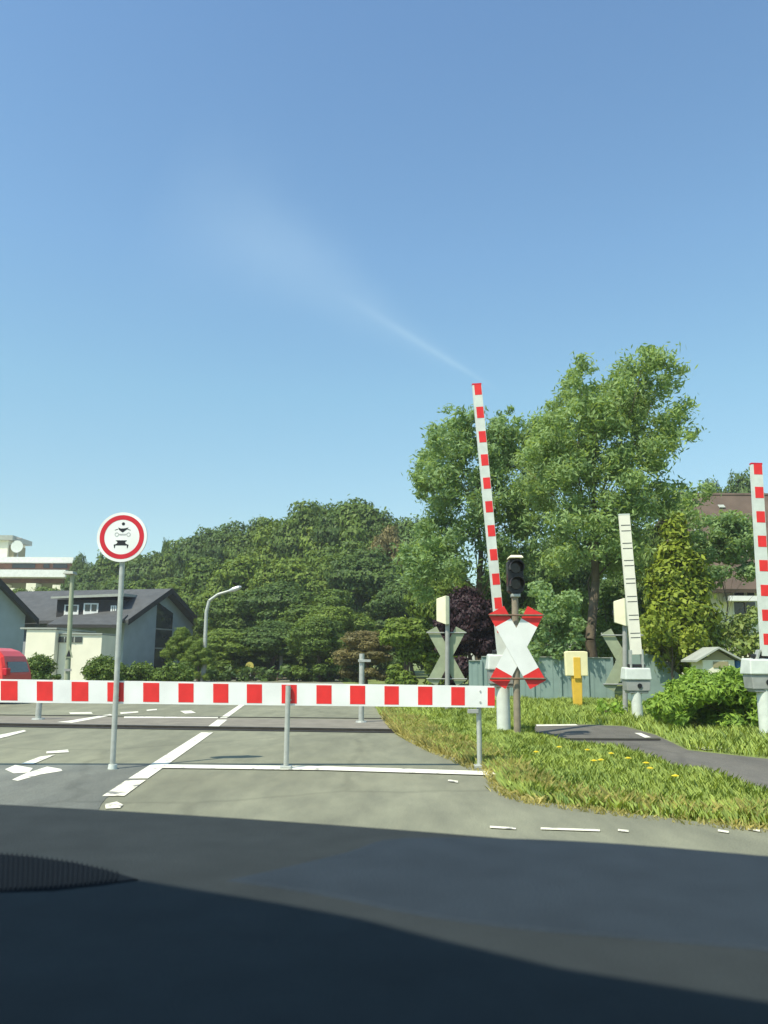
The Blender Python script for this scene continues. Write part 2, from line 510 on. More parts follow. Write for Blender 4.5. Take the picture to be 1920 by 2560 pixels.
tk = MB()
for p, q, wdt in ((tr_l0, tr_l1, 0.50), (G(1415, 1851), G(1650, 1852), 0.10), (G(1345, 1832), G(1425, 1851), 0.10)):
    tk.poly([(v.x, v.y, 0.010) for v in ccw(strip(p, q, wdt))])
tag(tk.build('track_groove_surface', M['flange']), kind='structure')
rl = MB()
for p, q, top in ((tr_l0, tr_l1, 0.05), (far_l0 + Vector((0, .3, 0)), far_l1 + Vector((0, .3, 0)), 0.016), (G(1415, 1849), G(1650, 1849.5), 0.02)):
    s = ccw(strip(p, q, 0.07))
    rl.hexa([(v.x, v.y, 0.001) for v in s], [(v.x, v.y, top) for v in s])
tag(rl.build('railway_track', M['rail']), kind='structure')


# painted markings on the road
ln = MB()


def mark(px, z=0.008):
    ln.poly([(v.x, v.y, z) for v in ccw([G(*p) for p in px])])


def seg(p, q, wd, z=0.008):
    ln.poly([(v.x, v.y, z) for v in ccw(strip(G(*p), G(*q), wd))])


seg((345, 1948), (518, 1832), 0.20)
seg((527, 1822), (556, 1800), 0.20)
seg((558, 1796), (612, 1758), 0.15)
mark([(402, 1913), (820, 1918), (1232, 1931), (1242, 1941), (820, 1928), (396, 1922)], 0.012)
mark([(1258, 1938), (1300, 1944), (1302, 1952), (1262, 1946)])
# turn arrow
mark([(116, 1880), (170, 1875), (172, 1882), (116, 1885)])
mark([(138, 1888), (100, 1893), (52, 1911), (82, 1912)])
mark([(12, 1925), (38, 1914), (82, 1922), (72, 1933), (34, 1935)])
mark([(30, 1951), (62, 1936), (118, 1918), (152, 1924), (156, 1929), (100, 1938), (44, 1954)])
mark([(-60, 1846), (0, 1838), (60, 1826), (66, 1829), (20, 1842), (-60, 1862)])
# farther dashes
mark([(142, 1806), (170, 1803), (275, 1786), (282, 1789), (180, 1808)])
mark([(172, 1782), (228, 1781), (232, 1785), (176, 1786)])
mark([(300, 1782), (345, 1779), (346, 1782), (302, 1786)])
mark([(366, 1775), (392, 1773), (392, 1776), (367, 1778)])
mark([(450, 1778), (478, 1777), (490, 1783), (462, 1785)])
mark([(310, 1792), (545, 1792), (545, 1796), (310, 1796)])
mark([(1720, 1866), (1826, 1870), (1828, 1877), (1760, 1876)], 0.012)
mark([(1586, 1834), (1602, 1834), (1628, 1845), (1612, 1846)], 0.012)
mark([(1340, 1813), (1440, 1812), (1445, 1815), (1342, 1817)], 0.012)
tag(ln.build('road_markings', M['line']), kind='structure')
ln = MB()
seg((283, 1992), (340, 1952), 0.20)
mark([(262, 2012), (292, 2006), (308, 2014), (300, 2022), (264, 2024)])
for a, b in (((1225, 2069), (1290, 2073)), ((1352, 2073), (1500, 2078)), ((1545, 2077), (1572, 2080)), ((1795, 2078), (1822, 2082)), ((1870, 2074), (1900, 2079)), ((1120, 1952), (1145, 1956))):
    mark([(a[0], a[1] - 2), (b[0], b[1] - 2), (b[0], b[1] + 3), (a[0], a[1] + 3)])
tag(ln.build('worn_road_markings', M['line_worn']), kind='structure')

# stray iron cover in the road shade zone is the round sign's own shadow: nothing to build

# ------------------------------------------------------------------ grass
rg = np.random.default_rng(7)


def in_poly(pts, poly):
    x, y = pts[:, 0], pts[:, 1]
    inside = np.zeros(len(pts), bool)
    k = len(poly)
    for i in range(k):
        x0, y0 = poly[i][0], poly[i][1]; x1, y1 = poly[(i + 1) % k][0], poly[(i + 1) % k][1]
        c = ((y0 > y) != (y1 > y)) & (x < (x1 - x0) * (y - y0) / (y1 - y0 + 1e-12) + x0)
        inside ^= c
    return inside


def fast_mesh(name, verts, k, m, parent=None):
    """verts (N*k, 3): N separate k-gons"""
    n = len(verts) // k
    me = bpy.data.meshes.new(name)
    me.vertices.add(len(verts)); me.vertices.foreach_set('co', np.ascontiguousarray(verts, dtype=np.float32).ravel())
    me.loops.add(n * k); me.loops.foreach_set('vertex_index', np.arange(n * k, dtype=np.int32))
    me.polygons.add(n); me.polygons.foreach_set('loop_start', np.arange(0, n * k, k, dtype=np.int32))
    me.materials.append(m)
    me.update(calc_edges=True)
    o = bpy.data.objects.new(name, me)
    col.objects.link(o)
    if parent is not None: o.parent = parent
    return o


grass_a = [(x.x, x.y) for x in ([G(1040, 1800), G(1200, 1790), G(1330, 1806), G(1335, 1850), G(1420, 1866), G(1540, 1880), G(1660, 1914), G(1800, 1960), G(1920, 1992), G(2400, 2060)] + [e for e in edge_s[::-1]])]
grass_b = [(x.x, x.y) for x in [G(930, 1757), G(1000, 1748), G(1180, 1752), G(1540, 1748), G(1920, 1760), G(2300, 1780), G(2400, 1928), G(1920, 1896), G(1722, 1873), G(1640, 1836), G(1562, 1814), G(1470, 1811), G(1335, 1810), G(1200, 1795), G(1040, 1810), G(950, 1788)]]
gv = []


def scatter(poly, n, h0, h1, lean=0.35, keep=None):
    p = np.array(poly)
    lo, hi = p.min(0), p.max(0)
    pts = np.empty((0, 2))
    while len(pts) < n:
        c = rg.uniform(lo, hi, (n * 3, 2))
        c = c[in_poly(c, poly)]
        clump = np.sin(c[:, 0] * 3.1 + 1.3 * np.sin(c[:, 1] * 2.2)) * np.sin(c[:, 1] * 2.7 + 1.1 * np.sin(c[:, 0] * 1.9))
        c = c[rg.uniform(0, 1, len(c)) < 0.62 + 0.38 * clump]
        pts = np.vstack([pts, c])
    pts = pts[:n]
    clump = 0.5 + 0.5 * np.sin(pts[:, 0] * 3.1 + 1.3 * np.sin(pts[:, 1] * 2.2)) * np.sin(pts[:, 1] * 2.7 + 1.1 * np.sin(pts[:, 0] * 1.9))
    tuft = 0.5 + 0.5 * np.sin(pts[:, 0] * 9.7 + 2.1 * np.sin(pts[:, 1] * 7.3)) * np.sin(pts[:, 1] * 8.9 + 1.7 * np.sin(pts[:, 0] * 6.1))
    h = rg.uniform(h0, h1, n) * (0.62 + 0.3 * clump + 0.35 * tuft)
    a = rg.uniform(0, 2 * np.pi, n); wd = rg.uniform(0.0035, 0.0085, n)
    la = rg.uniform(0, 2 * np.pi, n); ll = rg.uniform(0.05, lean * 2, n) * h
    base = np.column_stack([pts, np.full(n, -0.01)])
    side = np.column_stack([np.cos(a), np.sin(a), np.zeros(n)]) * wd[:, None]
    lean_v = np.column_stack([np.cos(la), np.sin(la), np.zeros(n)]) * ll[:, None]
    up = np.column_stack([np.zeros(n), np.zeros(n), h])
    v = np.stack([base - side, base + side, base + lean_v * .35 + up * .6 + side * .8, base + lean_v + up], 1)
    gv.append(v.reshape(-1, 3))


scatter(grass_a, 160000, 0.03, 0.15, 0.38)
scatter(grass_b, 130000, 0.04, 0.20, 0.38)
# a rougher fringe along the road edge
fr = [(e.x, e.y) for e in edge_s]
fringe = fr + [(x + 0.25, y + 0.35) for x, y in fr[::-1]]
scatter(fringe, 16000, 0.03, 0.15, 0.5)
ragged = [(x - 0.16, y - 0.14) for x, y in fr] + [(x + 0.05, y + 0.05) for x, y in fr[::-1]]
n_green = len(gv)
scatter(ragged, 6000, 0.02, 0.08, 0.8)
strip_px = [(940, 1768), (985, 1828), (1060, 1868), (1150, 1903), (1240, 1936), (1275, 1972), (1420, 2012), (1600, 2034), (1920, 2068), (1920, 2050), (1600, 2012), (1430, 1985), (1330, 1945), (1270, 1905), (1190, 1870), (1100, 1835), (1020, 1795), (980, 1768)]
scatter([(p.x, p.y) for p in (G(*q_) for q_ in strip_px)], 22000, 0.04, 0.17, 0.5)
dv = np.vstack(gv[n_green:]); gv = gv[:n_green]
tag(fast_mesh('dry_grass', dv, 4, M['straw']), 'straw coloured dry grass along the road edge of the verge', 'grass', kind='stuff')
gver = np.vstack(gv)
gob = fast_mesh('grass', gver, 4, M['grass'])
gn = rg.normal(0, 0.30, (len(gver) // 4, 3)); gn[:, 2] = 1.0
gn /= np.linalg.norm(gn, axis=1)[:, None]
gob.data.polygons.foreach_set('use_smooth', np.ones(len(gob.data.polygons), bool))
gob.data.normals_split_custom_set_from_vertices(np.repeat(gn, 4, 0).tolist())
tag(gob, 'long yellowish green grass on the verge beside the road and footpath', 'grass', kind='stuff')

rnd = random.Random(11)
flower_px = [(1530, 1884), (1487, 1902), (1500, 1900), (1618, 1908), (1628, 1921), (1470, 1875), (1570, 1896), (1400, 1868), (1690, 1940), (1340, 1880)]
fl0 = None
for i, (fx, fy) in enumerate(flower_px):
    b = G(fx, fy, 0.22)
    if fl0 is None:
        fl0 = empty('dandelion', (0, 0, 0), 'yellow flower head standing in the long verge grass', 'flower', 'yellow flowers in the verge grass')
        s = MB().tube((0, 0, 0), (0.01, 0, 0.215), 0.003, 0.002, 5); s.build('stem', M['grass'], fl0)
        hmb = MB()
        for k in range(12):
            a = k * math.pi / 6
            u = Vector((math.cos(a), math.sin(a), 0)); t = Vector((-u.y, u.x, 0))
            c = Vector((0.01, 0, 0.217))
            hmb.poly([c + t * 0.004, c + u * 0.03 + t * 0.010 + Vector((0, 0, .008)), c + u * 0.036 + Vector((0, 0, .006)), c + u * 0.03 - t * 0.010 + Vector((0, 0, .008)), c - t * 0.004])
        hmb.tube((0.01, 0, 0.214), (0.01, 0, 0.232), 0.012, 0.018, 10)
        hmb.build('flower_head', M['petal'], fl0)
        f = fl0
    else:
        f = copy_tree(fl0)
    f.location = (b.x, b.y, 0)
    f.rotation_euler = (0, 0, rnd.uniform(0, 6))

# ------------------------------------------------------------------ foliage
def leaf_cloud(clumps, leaf, per_m2, seed, flat=0.5, elong=1.7, droop=0.0, stray=0.08, reach=1.25):
    r = np.random.default_rng(seed)
    out = []
    for c, rad in clumps:
        rx, ry, rz = rad
        area = 4 * math.pi * ((rx * ry) ** 1.6 + (rx * rz) ** 1.6 + (ry * rz) ** 1.6) ** (1 / 1.6) / 3 ** (1 / 1.6)
        n = max(12, int(area * per_m2))
        d = r.normal(size=(n, 3)); d /= np.linalg.norm(d, axis=1)[:, None]
        rr = 1.0 - np.abs(r.normal(0, 0.22, n))
        rr = np.where(r.uniform(0, 1, n) < stray, r.uniform(1.0, reach, n), rr)
        lump = 1 + 0.16 * np.sin(d[:, 0] * 5 + seed) * np.sin(d[:, 1] * 6 + c[0]) + 0.12 * np.sin(d[:, 2] * 8 + c[2])
        p = np.array(c) + d * np.array(rad) * (rr * lump)[:, None]
        nn = d * np.array([1 / rx, 1 / ry, 1 / rz]); nn /= np.linalg.norm(nn, axis=1)[:, None]
        nn = nn + r.normal(0, flat, (n, 3)); nn[:, 2] += 0.25
        nn /= np.linalg.norm(nn, axis=1)[:, None]
        t = r.normal(size=(n, 3)); t[:, 2] -= droop
        t -= nn * np.sum(t * nn, 1)[:, None]; t /= np.linalg.norm(t, axis=1)[:, None]
        b = np.cross(nn, t)
        s = leaf * r.uniform(0.55, 1.35, n)
        l, w_ = (t * (s * elong * .5)[:, None]), (b * (s * .5)[:, None])
        out.append(np.stack([p - l, p - l * .1 + w_, p + l, p - l * .1 - w_], 1).reshape(-1, 3))
    return np.vstack(out)


def limbs(base, clumps, r0, seed, n_limb=9, fork=0.35):
    rr = random.Random(seed)
    b = MB()
    base = Vector(base)
    top = Vector((np.mean([c[0][0] for c in clumps]), np.mean([c[0][1] for c in clumps]), max(c[0][2] for c in clumps)))
    H = top.z - base.z
    pts = [base + Vector((0, 0, -0.1))]
    for i in range(1, 6):
        t = i / 6
        p = base.lerp(top, t) + Vector((rr.uniform(-.03, .03) * H, rr.uniform(-.03, .03) * H, 0))
        p.z = base.z + t * H
        pts.append(p)
    rads = [r0 * 1.35, r0, r0 * .82, r0 * .6, r0 * .4, r0 * .2]
    b.path(pts, rads, 9)
    cs = rr.sample(clumps, min(n_limb, len(clumps)))
    for c, rad in cs:
        c = Vector(c)
        t = min(0.72, max(fork * .6, (c.z - base.z) / H * rr.uniform(.45, .75)))
        k = min(4, int(t * 6)); u = t * 6 - k
        s = pts[k].lerp(pts[k + 1], min(1, u)); rs = (rads[k] * (1 - u) + rads[k + 1] * u) * 0.26
        mid = s.lerp(c, 0.5) + Vector((rr.uniform(-.1, .1), rr.uniform(-.1, .1), rr.uniform(0, .12))) * (c - s).length
        b.path([s, mid, c], [rs, rs * .6, rs * .2], 6)
    return b


def crown_clumps(c, rad, n, cr, seed, squash=0.75):
    r = np.random.default_rng(seed)
    out = []
    for i in range(n):
        d = r.normal(size=3); d /= np.linalg.norm(d)
        if d[2] < -0.5: d[2] *= -0.6
        k = r.uniform(0.55, 0.92)
        s = cr * r.uniform(0.65, 1.35)
        out.append((tuple(np.array(c) + d * np.array(rad) * k), (s, s, s * squash)))
    out.append((tuple(c), (rad[0] * .6, rad[1] * .6, rad[2] * .6)))
    return out


def tree(name, label, cat, clumps, base, r0, leaf, per_m2, m, seed, group=None, trunk_mat=None, elong=1.7, droop=0.0, nl=9, flat=0.5, stray=0.08, reach=1.25):
    t = empty(name, base, label, cat, group)
    v = leaf_cloud(clumps, leaf, per_m2, seed, flat, elong, droop, stray, reach)
    fast_mesh('crown', v - np.array(base), 4, m, t)
    limbs(base, clumps, r0, seed, nl).build('trunk', trunk_mat or M['bark'], t, smooth=True)
    return t


# --- prototypes for the wood (10 m tall, 8 m wide)
def proto(name, label, m, seed, cz=5.9, rad=(3.4, 3.4, 3.9), n=44, cr=1.15, leaf=0.19, per=62, group=None):
    cl = crown_clumps((0, 0, cz), rad, n, cr, seed)
    rr = np.random.default_rng(seed + 5)
    for i in range(8):           # skirts that hang low
        a = rr.uniform(0, 6.28); cl.append(((math.cos(a) * 2.5, math.sin(a) * 2.5, rr.uniform(1.2, 2.8)), (1.0, 1.0, .8)))
    return tree(name, label, 'tree', cl, (0, 0, 0), 0.28, leaf, per, m, seed, group, flat=0.38, stray=0.05, reach=1.15)


def set_tree(t, px, py_top, wpx, Y, base_px=None, tilt=0.0):
    top = P(px, py_top, Y)
    h = max(1.0, top.z) / 9.9
    ww = wpx / F * Y / 8.6
    t.location = (top.x, Y, -0.05)
    t.scale = (ww, ww, h)
    t.rotation_euler = (0, 0, tilt)
    return t


WOOD = 'trees of the wood behind the barrier'
LW = 'dark green broadleaf tree in the dense wood rising behind the barrier'
pa = proto('wood_tree', LW, M['leaf_wood'], 21, n=34, cr=1.4, group=WOOD)
pb = proto('wood_tree', LW, M['leaf_deep'], 22, cz=6.0, rad=(3.3, 3.3, 3.8), n=30, cr=1.5, group=WOOD)
pc = proto('wood_tree', LW, M['leaf_bright'], 23, cz=5.6, rad=(3.5, 3.5, 4.1), n=40, cr=1.25, group=WOOD)
used = set()
wr = random.Random(5)


def wood(p, *a, label=None, group=None):
    if p.name in used: t = copy_tree(p)
    else:
        t = p; used.add(p.name)
    if not label: a = (a[0], a[1], a[2] * 1.3, a[3])
    set_tree(t, *a, tilt=wr.uniform(0, 6.28))
    if label:
        t['label'] = label
        if 'group' in t and not group: del t['group']
    return t


for p, a in ((pb, (248, 1408, 130, 108)), (pa, (318, 1372, 150, 108)), (pb, (392, 1378, 150, 106)), (pa, (468, 1352, 160, 104)), (pb, (520, 1318, 150, 98)),
             (pb, (575, 1302, 150, 95)), (pa, (650, 1296, 170, 92)), (pc, (716, 1284, 180, 84)), (pa, (775, 1258, 190, 82)), (pc, (835, 1248, 200, 80)),
             (pb, (870, 1246, 200, 79)), (pb, (800, 1252, 180, 84)), (pc, (745, 1270, 180, 86)), (pa, (685, 1288, 170, 90)), (pa, (905, 1250, 200, 78)), (pb, (960, 1276, 140, 77)), (pb, (1010, 1290, 150, 74)),
             (pb, (300, 1446, 150, 88)), (pa, (390, 1440, 170, 84)), (pc, (470, 1425, 180, 84)), (pa, (560, 1392, 190, 74)), (pc, (650, 1372, 200, 72)),
             (pc, (740, 1360, 210, 68)), (pa, (840, 1352, 200, 68)), (pb, (930, 1370, 190, 64)),
             (pc, (572, 1462, 150, 70)), (pa, (600, 1476, 180, 60)), (pb, (690, 1452, 190, 58)), (pa, (790, 1470, 190, 56)), (pc, (850, 1500, 170, 52)), (pb, (1010, 1440, 170, 56))):
    wood(p, *a)
wood(pc, 585, 1556, 190, 50, label='low spreading light green tree to the right of the lone street lamp')
wood(pb, 690, 1548, 200, 50, label='shadowy low tree behind the small white square sign plate')
wood(pa, 800, 1540, 180, 46, label='low drooping tree between the white square plate and the brownish bush')
wood(pb, 640, 1620, 200, 58, label='dark low thicket behind the yellow marker at the road end')
wood(pa, 770, 1625, 180, 56, label='dark low thicket just right of the white square plate')
pd = proto('brownish_tree', 'brown tinged tree at the right shoulder of the dense wood', M['leaf_brown'], 24, n=34, cr=1.2)
set_tree(pd, 972, 1305, 140, 66)
pe = proto('brownish_bush', 'brownish olive bush above the barrier beside the thin T shaped post', M['leaf_brown'], 25, n=26, cr=1.3)
set_tree(pe, 915, 1572, 165, 40)
pf = proto('climbing_bush', 'bright green leafy bush left of the grey crossed sign back', M['leaf_bright'], 26, n=36, cr=1.1, leaf=0.26, per=50)
set_tree(pf, 1035, 1530, 190, 32)
pg = proto('copper_bush', 'dark purple leaved bush behind the ivory signal box and raised boom', M['leaf_purple'], 27, n=36, cr=1.2, leaf=0.24, per=50)
set_tree(pg, 1172, 1455, 190, 28)

# two trees poking out above the left skyline
t = wood(pb, 416, 1345, 52, 112, label='small tufted treetop poking above the wood right of the round sign')
wood(pb, 198, 1382, 66, 118, label='tall narrow dark tree against the right end of the pale apartment block')
wood(pa, 130, 1464, 130, 92, label='green tree in front of the lowest apartment balcony')
wood(pa, 62, 1470, 120, 80, label='green tree between the two dark roofs at the far left')
wood(pb, 215, 1455, 110, 100, label='green tree behind the long dormer roof')
# shrub in front of the grey gable
ph = proto('rounded_shrub', 'rounded light green shrub leaning against the grey gable house', M['leaf_bright'], 28, n=40, cr=1.0, leaf=0.17, per=70)
set_tree(ph, 462, 1568, 110, 44)
ph2 = copy_tree(ph); set_tree(ph2, 500, 1600, 90, 42)
ph2['label'] = 'smaller green shrub right behind the lone street lamp'

# trees behind the right fence
bk = lambda px, py, wpx, Y, p, lab: wood(p, px, py, wpx, Y, label=lab)
bk(1110, 1390, 190, 40, pc, 'mid green tree behind the left ivory signal box')
bk(1270, 1400, 190, 36, pa, 'green tree behind the black twin lamp signal head')
bk(1400, 1420, 200, 34, pc, 'bushy tree above the teal fence and yellow marker')
bk(1400, 1330, 260, 44, pb, 'dark tree deep behind the willow trunk')
bk(1560, 1400, 200, 38, pb, 'dark tree behind the white boom seen from its back')
bk(1600, 1300, 200, 46, pa, 'green tree between the white boom and the yellow conifer')
bk(1850, 1178, 170, 75, pb, 'dark treetop above the brown roof')
bk(1770, 1195, 120, 78, pb, 'dark distant tree left of the brown roof')

# --- willow: clumps read off in metres at its own distance
WY = 27.0


def clumps_px(spec, Y, depth, seed, sub=4, k=0.55):
    """spec: (px, py, r_px) masses; each becomes several clumps spread in depth"""
    r = np.random.default_rng(seed)
    out = []
    for px, py, rp in spec:
        c = P(px, py, Y); rad = rp / F * Y
        for i in range(sub):
            d = r.normal(size=3); d /= np.linalg.norm(d)
            p = np.array(c) + d * np.array([rad * .62, 0, rad * .62]) + np.array([0, r.uniform(-depth, depth), 0])
            s = rad * k * r.uniform(.75, 1.25)
            out.append((tuple(p), (s, s, s * .8)))
    return out


w1 = [(1440, 925, 34), (1600, 925, 60), (1660, 935, 38), (1560, 975, 70), (1480, 985, 48), (1420, 965, 30), (1400, 1010, 46), (1630, 1010, 60), (1540, 1050, 80), (1440, 1060, 62), (1680, 1060, 52), (1700, 1100, 36), (1610, 1100, 66), (1500, 1120, 72),
      (1640, 1145, 46), (1410, 1130, 60), (1460, 1190, 56), (1540, 1175, 44), (1390, 1210, 60), (1480, 1260, 64), (1560, 1260, 66), (1640, 1225, 52), (1710, 1230, 44), (1750, 1245, 30), (1600, 1320, 70), (1500, 1340, 70), (1700, 1290, 44), (1375, 1065, 38), (1350, 1090, 38), (1375, 1130, 44), (1360, 1190, 44), (1330, 1130, 40), (1600, 905, 34), (1440, 905, 16), (1410, 1300, 64), (1420, 1390, 60), (1560, 1400, 60)]
w1 = [(x - (22 if x > 1590 else 0), y + (26 if y < 1010 else 8 if y < 1150 else 0), r_) for x, y, r_ in w1]
tree('willow_tree', 'tall wispy grey green tree with bare trunk behind the teal fence', 'tree', clumps_px(w1, WY, 2.0, 31, 12, 0.38), tuple(P(1490, 1648, WY) * 1.0)[:2] + (0.0,), 0.17, 0.064, 150, M['leaf_willow'], 31, elong=3.2, droop=0.4, nl=16, flat=0.8, stray=0.36, reach=2.2)
w2 = [(1120, 1070, 38), (1170, 1075, 38), (1250, 1052, 22), (1255, 1090, 46), (1090, 1110, 36), (1310, 1090, 42), (1350, 1100, 40), (1390, 1090, 40), (1360, 1170, 46), (1160, 1110, 60), (1240, 1130, 66), (1310, 1140, 60), (1080, 1140, 38), (1062, 1195, 36), (1130, 1180, 56), (1210, 1210, 60), (1300, 1220, 60), (1110, 1250, 50), (1070, 1215, 30), (1180, 1290, 66), (1270, 1300, 66), (1090, 1330, 56), (1340, 1300, 50), (1040, 1390, 52), (1130, 1390, 64), (1220, 1400, 64), (1310, 1390, 56), (1060, 1460, 52)]
tree('broadleaf_tree', 'wide grey green tree rising behind the tall striped boom', 'tree', clumps_px(w2, 32.0, 2.0, 32, 12, 0.38), (P(1210, 1640, 32.0).x, 32.0, 0.0), 0.16, 0.074, 135, M['leaf_grey'], 32, elong=3.0, droop=0.4, nl=14, flat=0.8, stray=0.36, reach=2.2)

# --- conifer
CYD = 25.0
cl = []
rc = np.random.default_rng(41)
for i in range(90):
    t_ = rc.uniform(0, 1) ** 0.8
    py = 1295 + t_ * 350
    hw = 6 + 98 * min(1, t_ * 1.25) ** 0.85
    a = rc.uniform(0, 2 * math.pi)
    c = P(1690, py, CYD)
    rad = hw / F * CYD * rc.uniform(.55, .9)
    s = (20 + 16 * t_) / F * CYD * rc.uniform(.8, 1.3)
    cl.append(((c.x + math.cos(a) * rad, CYD + math.sin(a) * rad, c.z), (s, s, s * 1.0)))
tree('conifer_tree', 'conical yellow green conifer right of the white boom', 'tree', cl, (P(1690, 1648, CYD).x, CYD, 0), 0.14, 0.10, 95, M['leaf_conifer'], 41, elong=2.0, nl=10)


def shrub(name, label, spec, Y, depth, m, seed, leaf=0.10, per=90, cat='shrub', group=None, k=0.6, sub=5, elong=1.8):
    cl = clumps_px(spec, Y, depth, seed, sub, k)
    px = sum(s[0] for s in spec) / len(spec)
    b = (P(px, 1640, Y).x, Y, 0.0)
    t = empty(name, b, label, cat, group)
    fast_mesh('crown', leaf_cloud(cl, leaf, per, seed, 0.6, elong) - np.array(b), 4, m, t)
    limbs(b, cl, 0.04, seed, 12).build('stem', M['bark'], t, smooth=True)
    return t


shrub('bramble_bush', 'large bright green bush beside the grey barrier mechanism and footpath', [(1678, 1772, 32), (1684, 1734, 28), (1715, 1722, 38), (1770, 1730, 46), (1840, 1735, 46), (1900, 1740, 40), (1950, 1750, 44), (1700, 1775, 40), (1770, 1785, 40), (1840, 1795, 42), (1900, 1805, 36), (2000, 1790, 50), (1690, 1792, 26), (1740, 1700, 34), (1820, 1705, 36), (1900, 1712, 34), (1930, 1800, 40), (1860, 1770, 44)], 15.2, 0.8, M['leaf_bush'], 51, leaf=0.040, per=620, sub=9, elong=3.2)
shrub('garden_shrub', 'green shrub below the conifer left of the small white garden hut', [(1620, 1590, 40), (1660, 1610, 36), (1700, 1600, 44), (1740, 1625, 30), (1650, 1560, 40)], 23.5, 0.8, M['leaf_conifer'], 52)
shrub('pale_shrub', 'pale green layered shrub just above the small white garden hut', [(1830, 1590, 42), (1870, 1575, 40), (1900, 1610, 40), (1860, 1625, 40), (1800, 1620, 26), (1880, 1540, 30), (1940, 1590, 50)], 26.0, 0.8, M['leaf_pale'], 53)
shrub('tall_shrub', 'green leafy shrub in front of the brown roofed house', [(1800, 1318, 40), (1850, 1322, 42), (1770, 1330, 36), (1820, 1350, 44), (1860, 1370, 46), (1800, 1390, 50), (1870, 1420, 40), (1780, 1440, 40), (1760, 1370, 40), (1740, 1330, 34)], 31.0, 1.0, M['leaf_grey'], 54, leaf=0.09, per=140)
shrub('fence_weeds_shrub', 'weedy green growth at the foot of the teal fence near the grey box column', [(1530, 1760, 22), (1510, 1775, 16), (1500, 1762, 14)], 17.6, 0.4, M['leaf_bush'], 55, leaf=0.06, per=170)
shrub('leafy_shrub', 'mid green shrub behind the teal fence just left of the yellow marker plate', [(1340, 1560, 44), (1390, 1540, 46), (1430, 1590, 44), (1370, 1610, 40), (1330, 1620, 36), (1420, 1500, 36), (1350, 1490, 40)], 25.5, 0.9, M['leaf_grey'], 61, leaf=0.075, per=150)
shrub('leafy_shrub', 'dark green shrub filling the gap right of the willow trunk', [(1520, 1590, 36), (1540, 1540, 40), (1530, 1500, 36), (1500, 1620, 30)], 28.5, 0.8, M['leaf_wood'], 62, leaf=0.085, per=130)
shrub('clipped_hedge', 'rounded dark hedge right beside the red car', [(92, 1662, 20), (108, 1668, 17), (78, 1668, 16), (84, 1688, 16), (104, 1690, 16)], 31.0, 0.5, M['leaf_wood'], 56, leaf=0.06, per=240, cat='hedge', k=1.0, sub=7)
shrub('clipped_hedge', 'rounded hedge ball in front of the cream garage beside the sign post', [(236, 1668, 17), (258, 1662, 18), (282, 1668, 16), (222, 1680, 12), (240, 1690, 16), (264, 1690, 16), (286, 1692, 14)], 30.0, 0.5, M['leaf_wood'], 57, leaf=0.06, per=240, cat='hedge', k=1.0, sub=7)
shrub('clipped_hedge', 'long low hedge along the foot of the grey gable house', [(310, 1680, 17), (345, 1676, 17), (380, 1680, 17), (420, 1680, 17), (455, 1678, 18), (330, 1696, 17), (365, 1696, 17), (400, 1696, 17), (440, 1696, 17), (470, 1696, 15)], 34.0, 0.5, M['leaf_wood'], 58, leaf=0.07, per=180, cat='hedge', k=1.0, sub=7)
shrub('clipped_hedge', 'flat strip of low hedge between red car and cream wall', [(90, 1694, 9), (110, 1693, 9), (130, 1693, 9), (150, 1694, 8)], 29.0, 0.3, M['leaf_deep'], 59, leaf=0.08, per=120, cat='hedge')
shrub('dark_hedge', 'low dark hedge closing off the far end of the road', [(520, 1690, 22), (570, 1688, 24), (620, 1690, 24), (670, 1690, 24), (720, 1690, 24), (770, 1690, 24), (820, 1690, 24), (870, 1692, 20)], 46.0, 0.8, M['leaf_deep'], 60, leaf=0.16, per=40, cat='hedge')

# ------------------------------------------------------------------ barrier with red and white board
YB0, YB1 = G(716, 1922).y, G(1201, 1930).y


def YB(px): return YB0 + 0.00018 * (px - 716)


br = empty('road_barrier', G(720, 1922), 'red and white striped plank barrier on grey posts across the road', 'barrier')
bb = MB()


def bpt(px, t):
    """t: 0 bottom edge, 1 top edge of the board"""
    yt = 1698 + (px / 1230.0) * 17; yb = 1756 + (px / 1230.0) * 13
    return P(px, yb + (yt - yb) * t, YB(px))


thick = Vector((0, 0.028, 0))
xs = [-330, 0, 400, 800, 1236]
for i in range(len(xs) - 1):
    a, b = xs[i], xs[i + 1]
    q = [bpt(a, 0), bpt(b, 0), bpt(b, 1), bpt(a, 1)]
    n = len(bb.v)
    bb.v += q + [p + thick for p in q]
    fs = [(0, 1, 2, 3), (7, 6, 5, 4), (3, 2, 6, 7), (1, 0, 4, 5)]
    if i == 0: fs.append((0, 3, 7, 4))
    if i == len(xs) - 2: fs.append((2, 1, 5, 6))
    for f_ in fs:
        bb.f.append([n + k for k in f_]); bb.m.append(0)
reds = [(-243, 21), (-154, 21), (-66, 21), (23, 21), (112, 20), (200, 21), (289, 20.5), (378, 20), (465, 19), (552, 19), (636, 19), (723, 19), (810, 19), (894, 19), (979, 18), (1063, 18), (1145, 17), (1228, 9)]
for c, h in reds:
    q = [bpt(c - h, .09), bpt(c + h, .09), bpt(c + h, .93), bpt(c - h, .93)]
    bb.prism([p + Vector((0, -.0025, 0)) for p in q], (0, .004, 0), 1)
bb.build('board', [M['white'], M['red']], br)
for px, by in ((716, 1922), (1201, 1930)):
    base = P(px, by, YB(px))
    topz = bpt(px, 0.9).z
    yb = YB(px)
    p = MB()
    fy = yb - 0.036 if px < 1000 else yb + 0.062
    p.tube((base.x, fy, -.05), (base.x, fy, topz), 0.030, 0.030, 14)
    p.build('post', M['galv'], br, smooth=True)
    c = MB().box((base.x, fy, 0.02), (0.13, 0.13, 0.04)); c.build('foot_plate', M['galv'], br, 0.006)
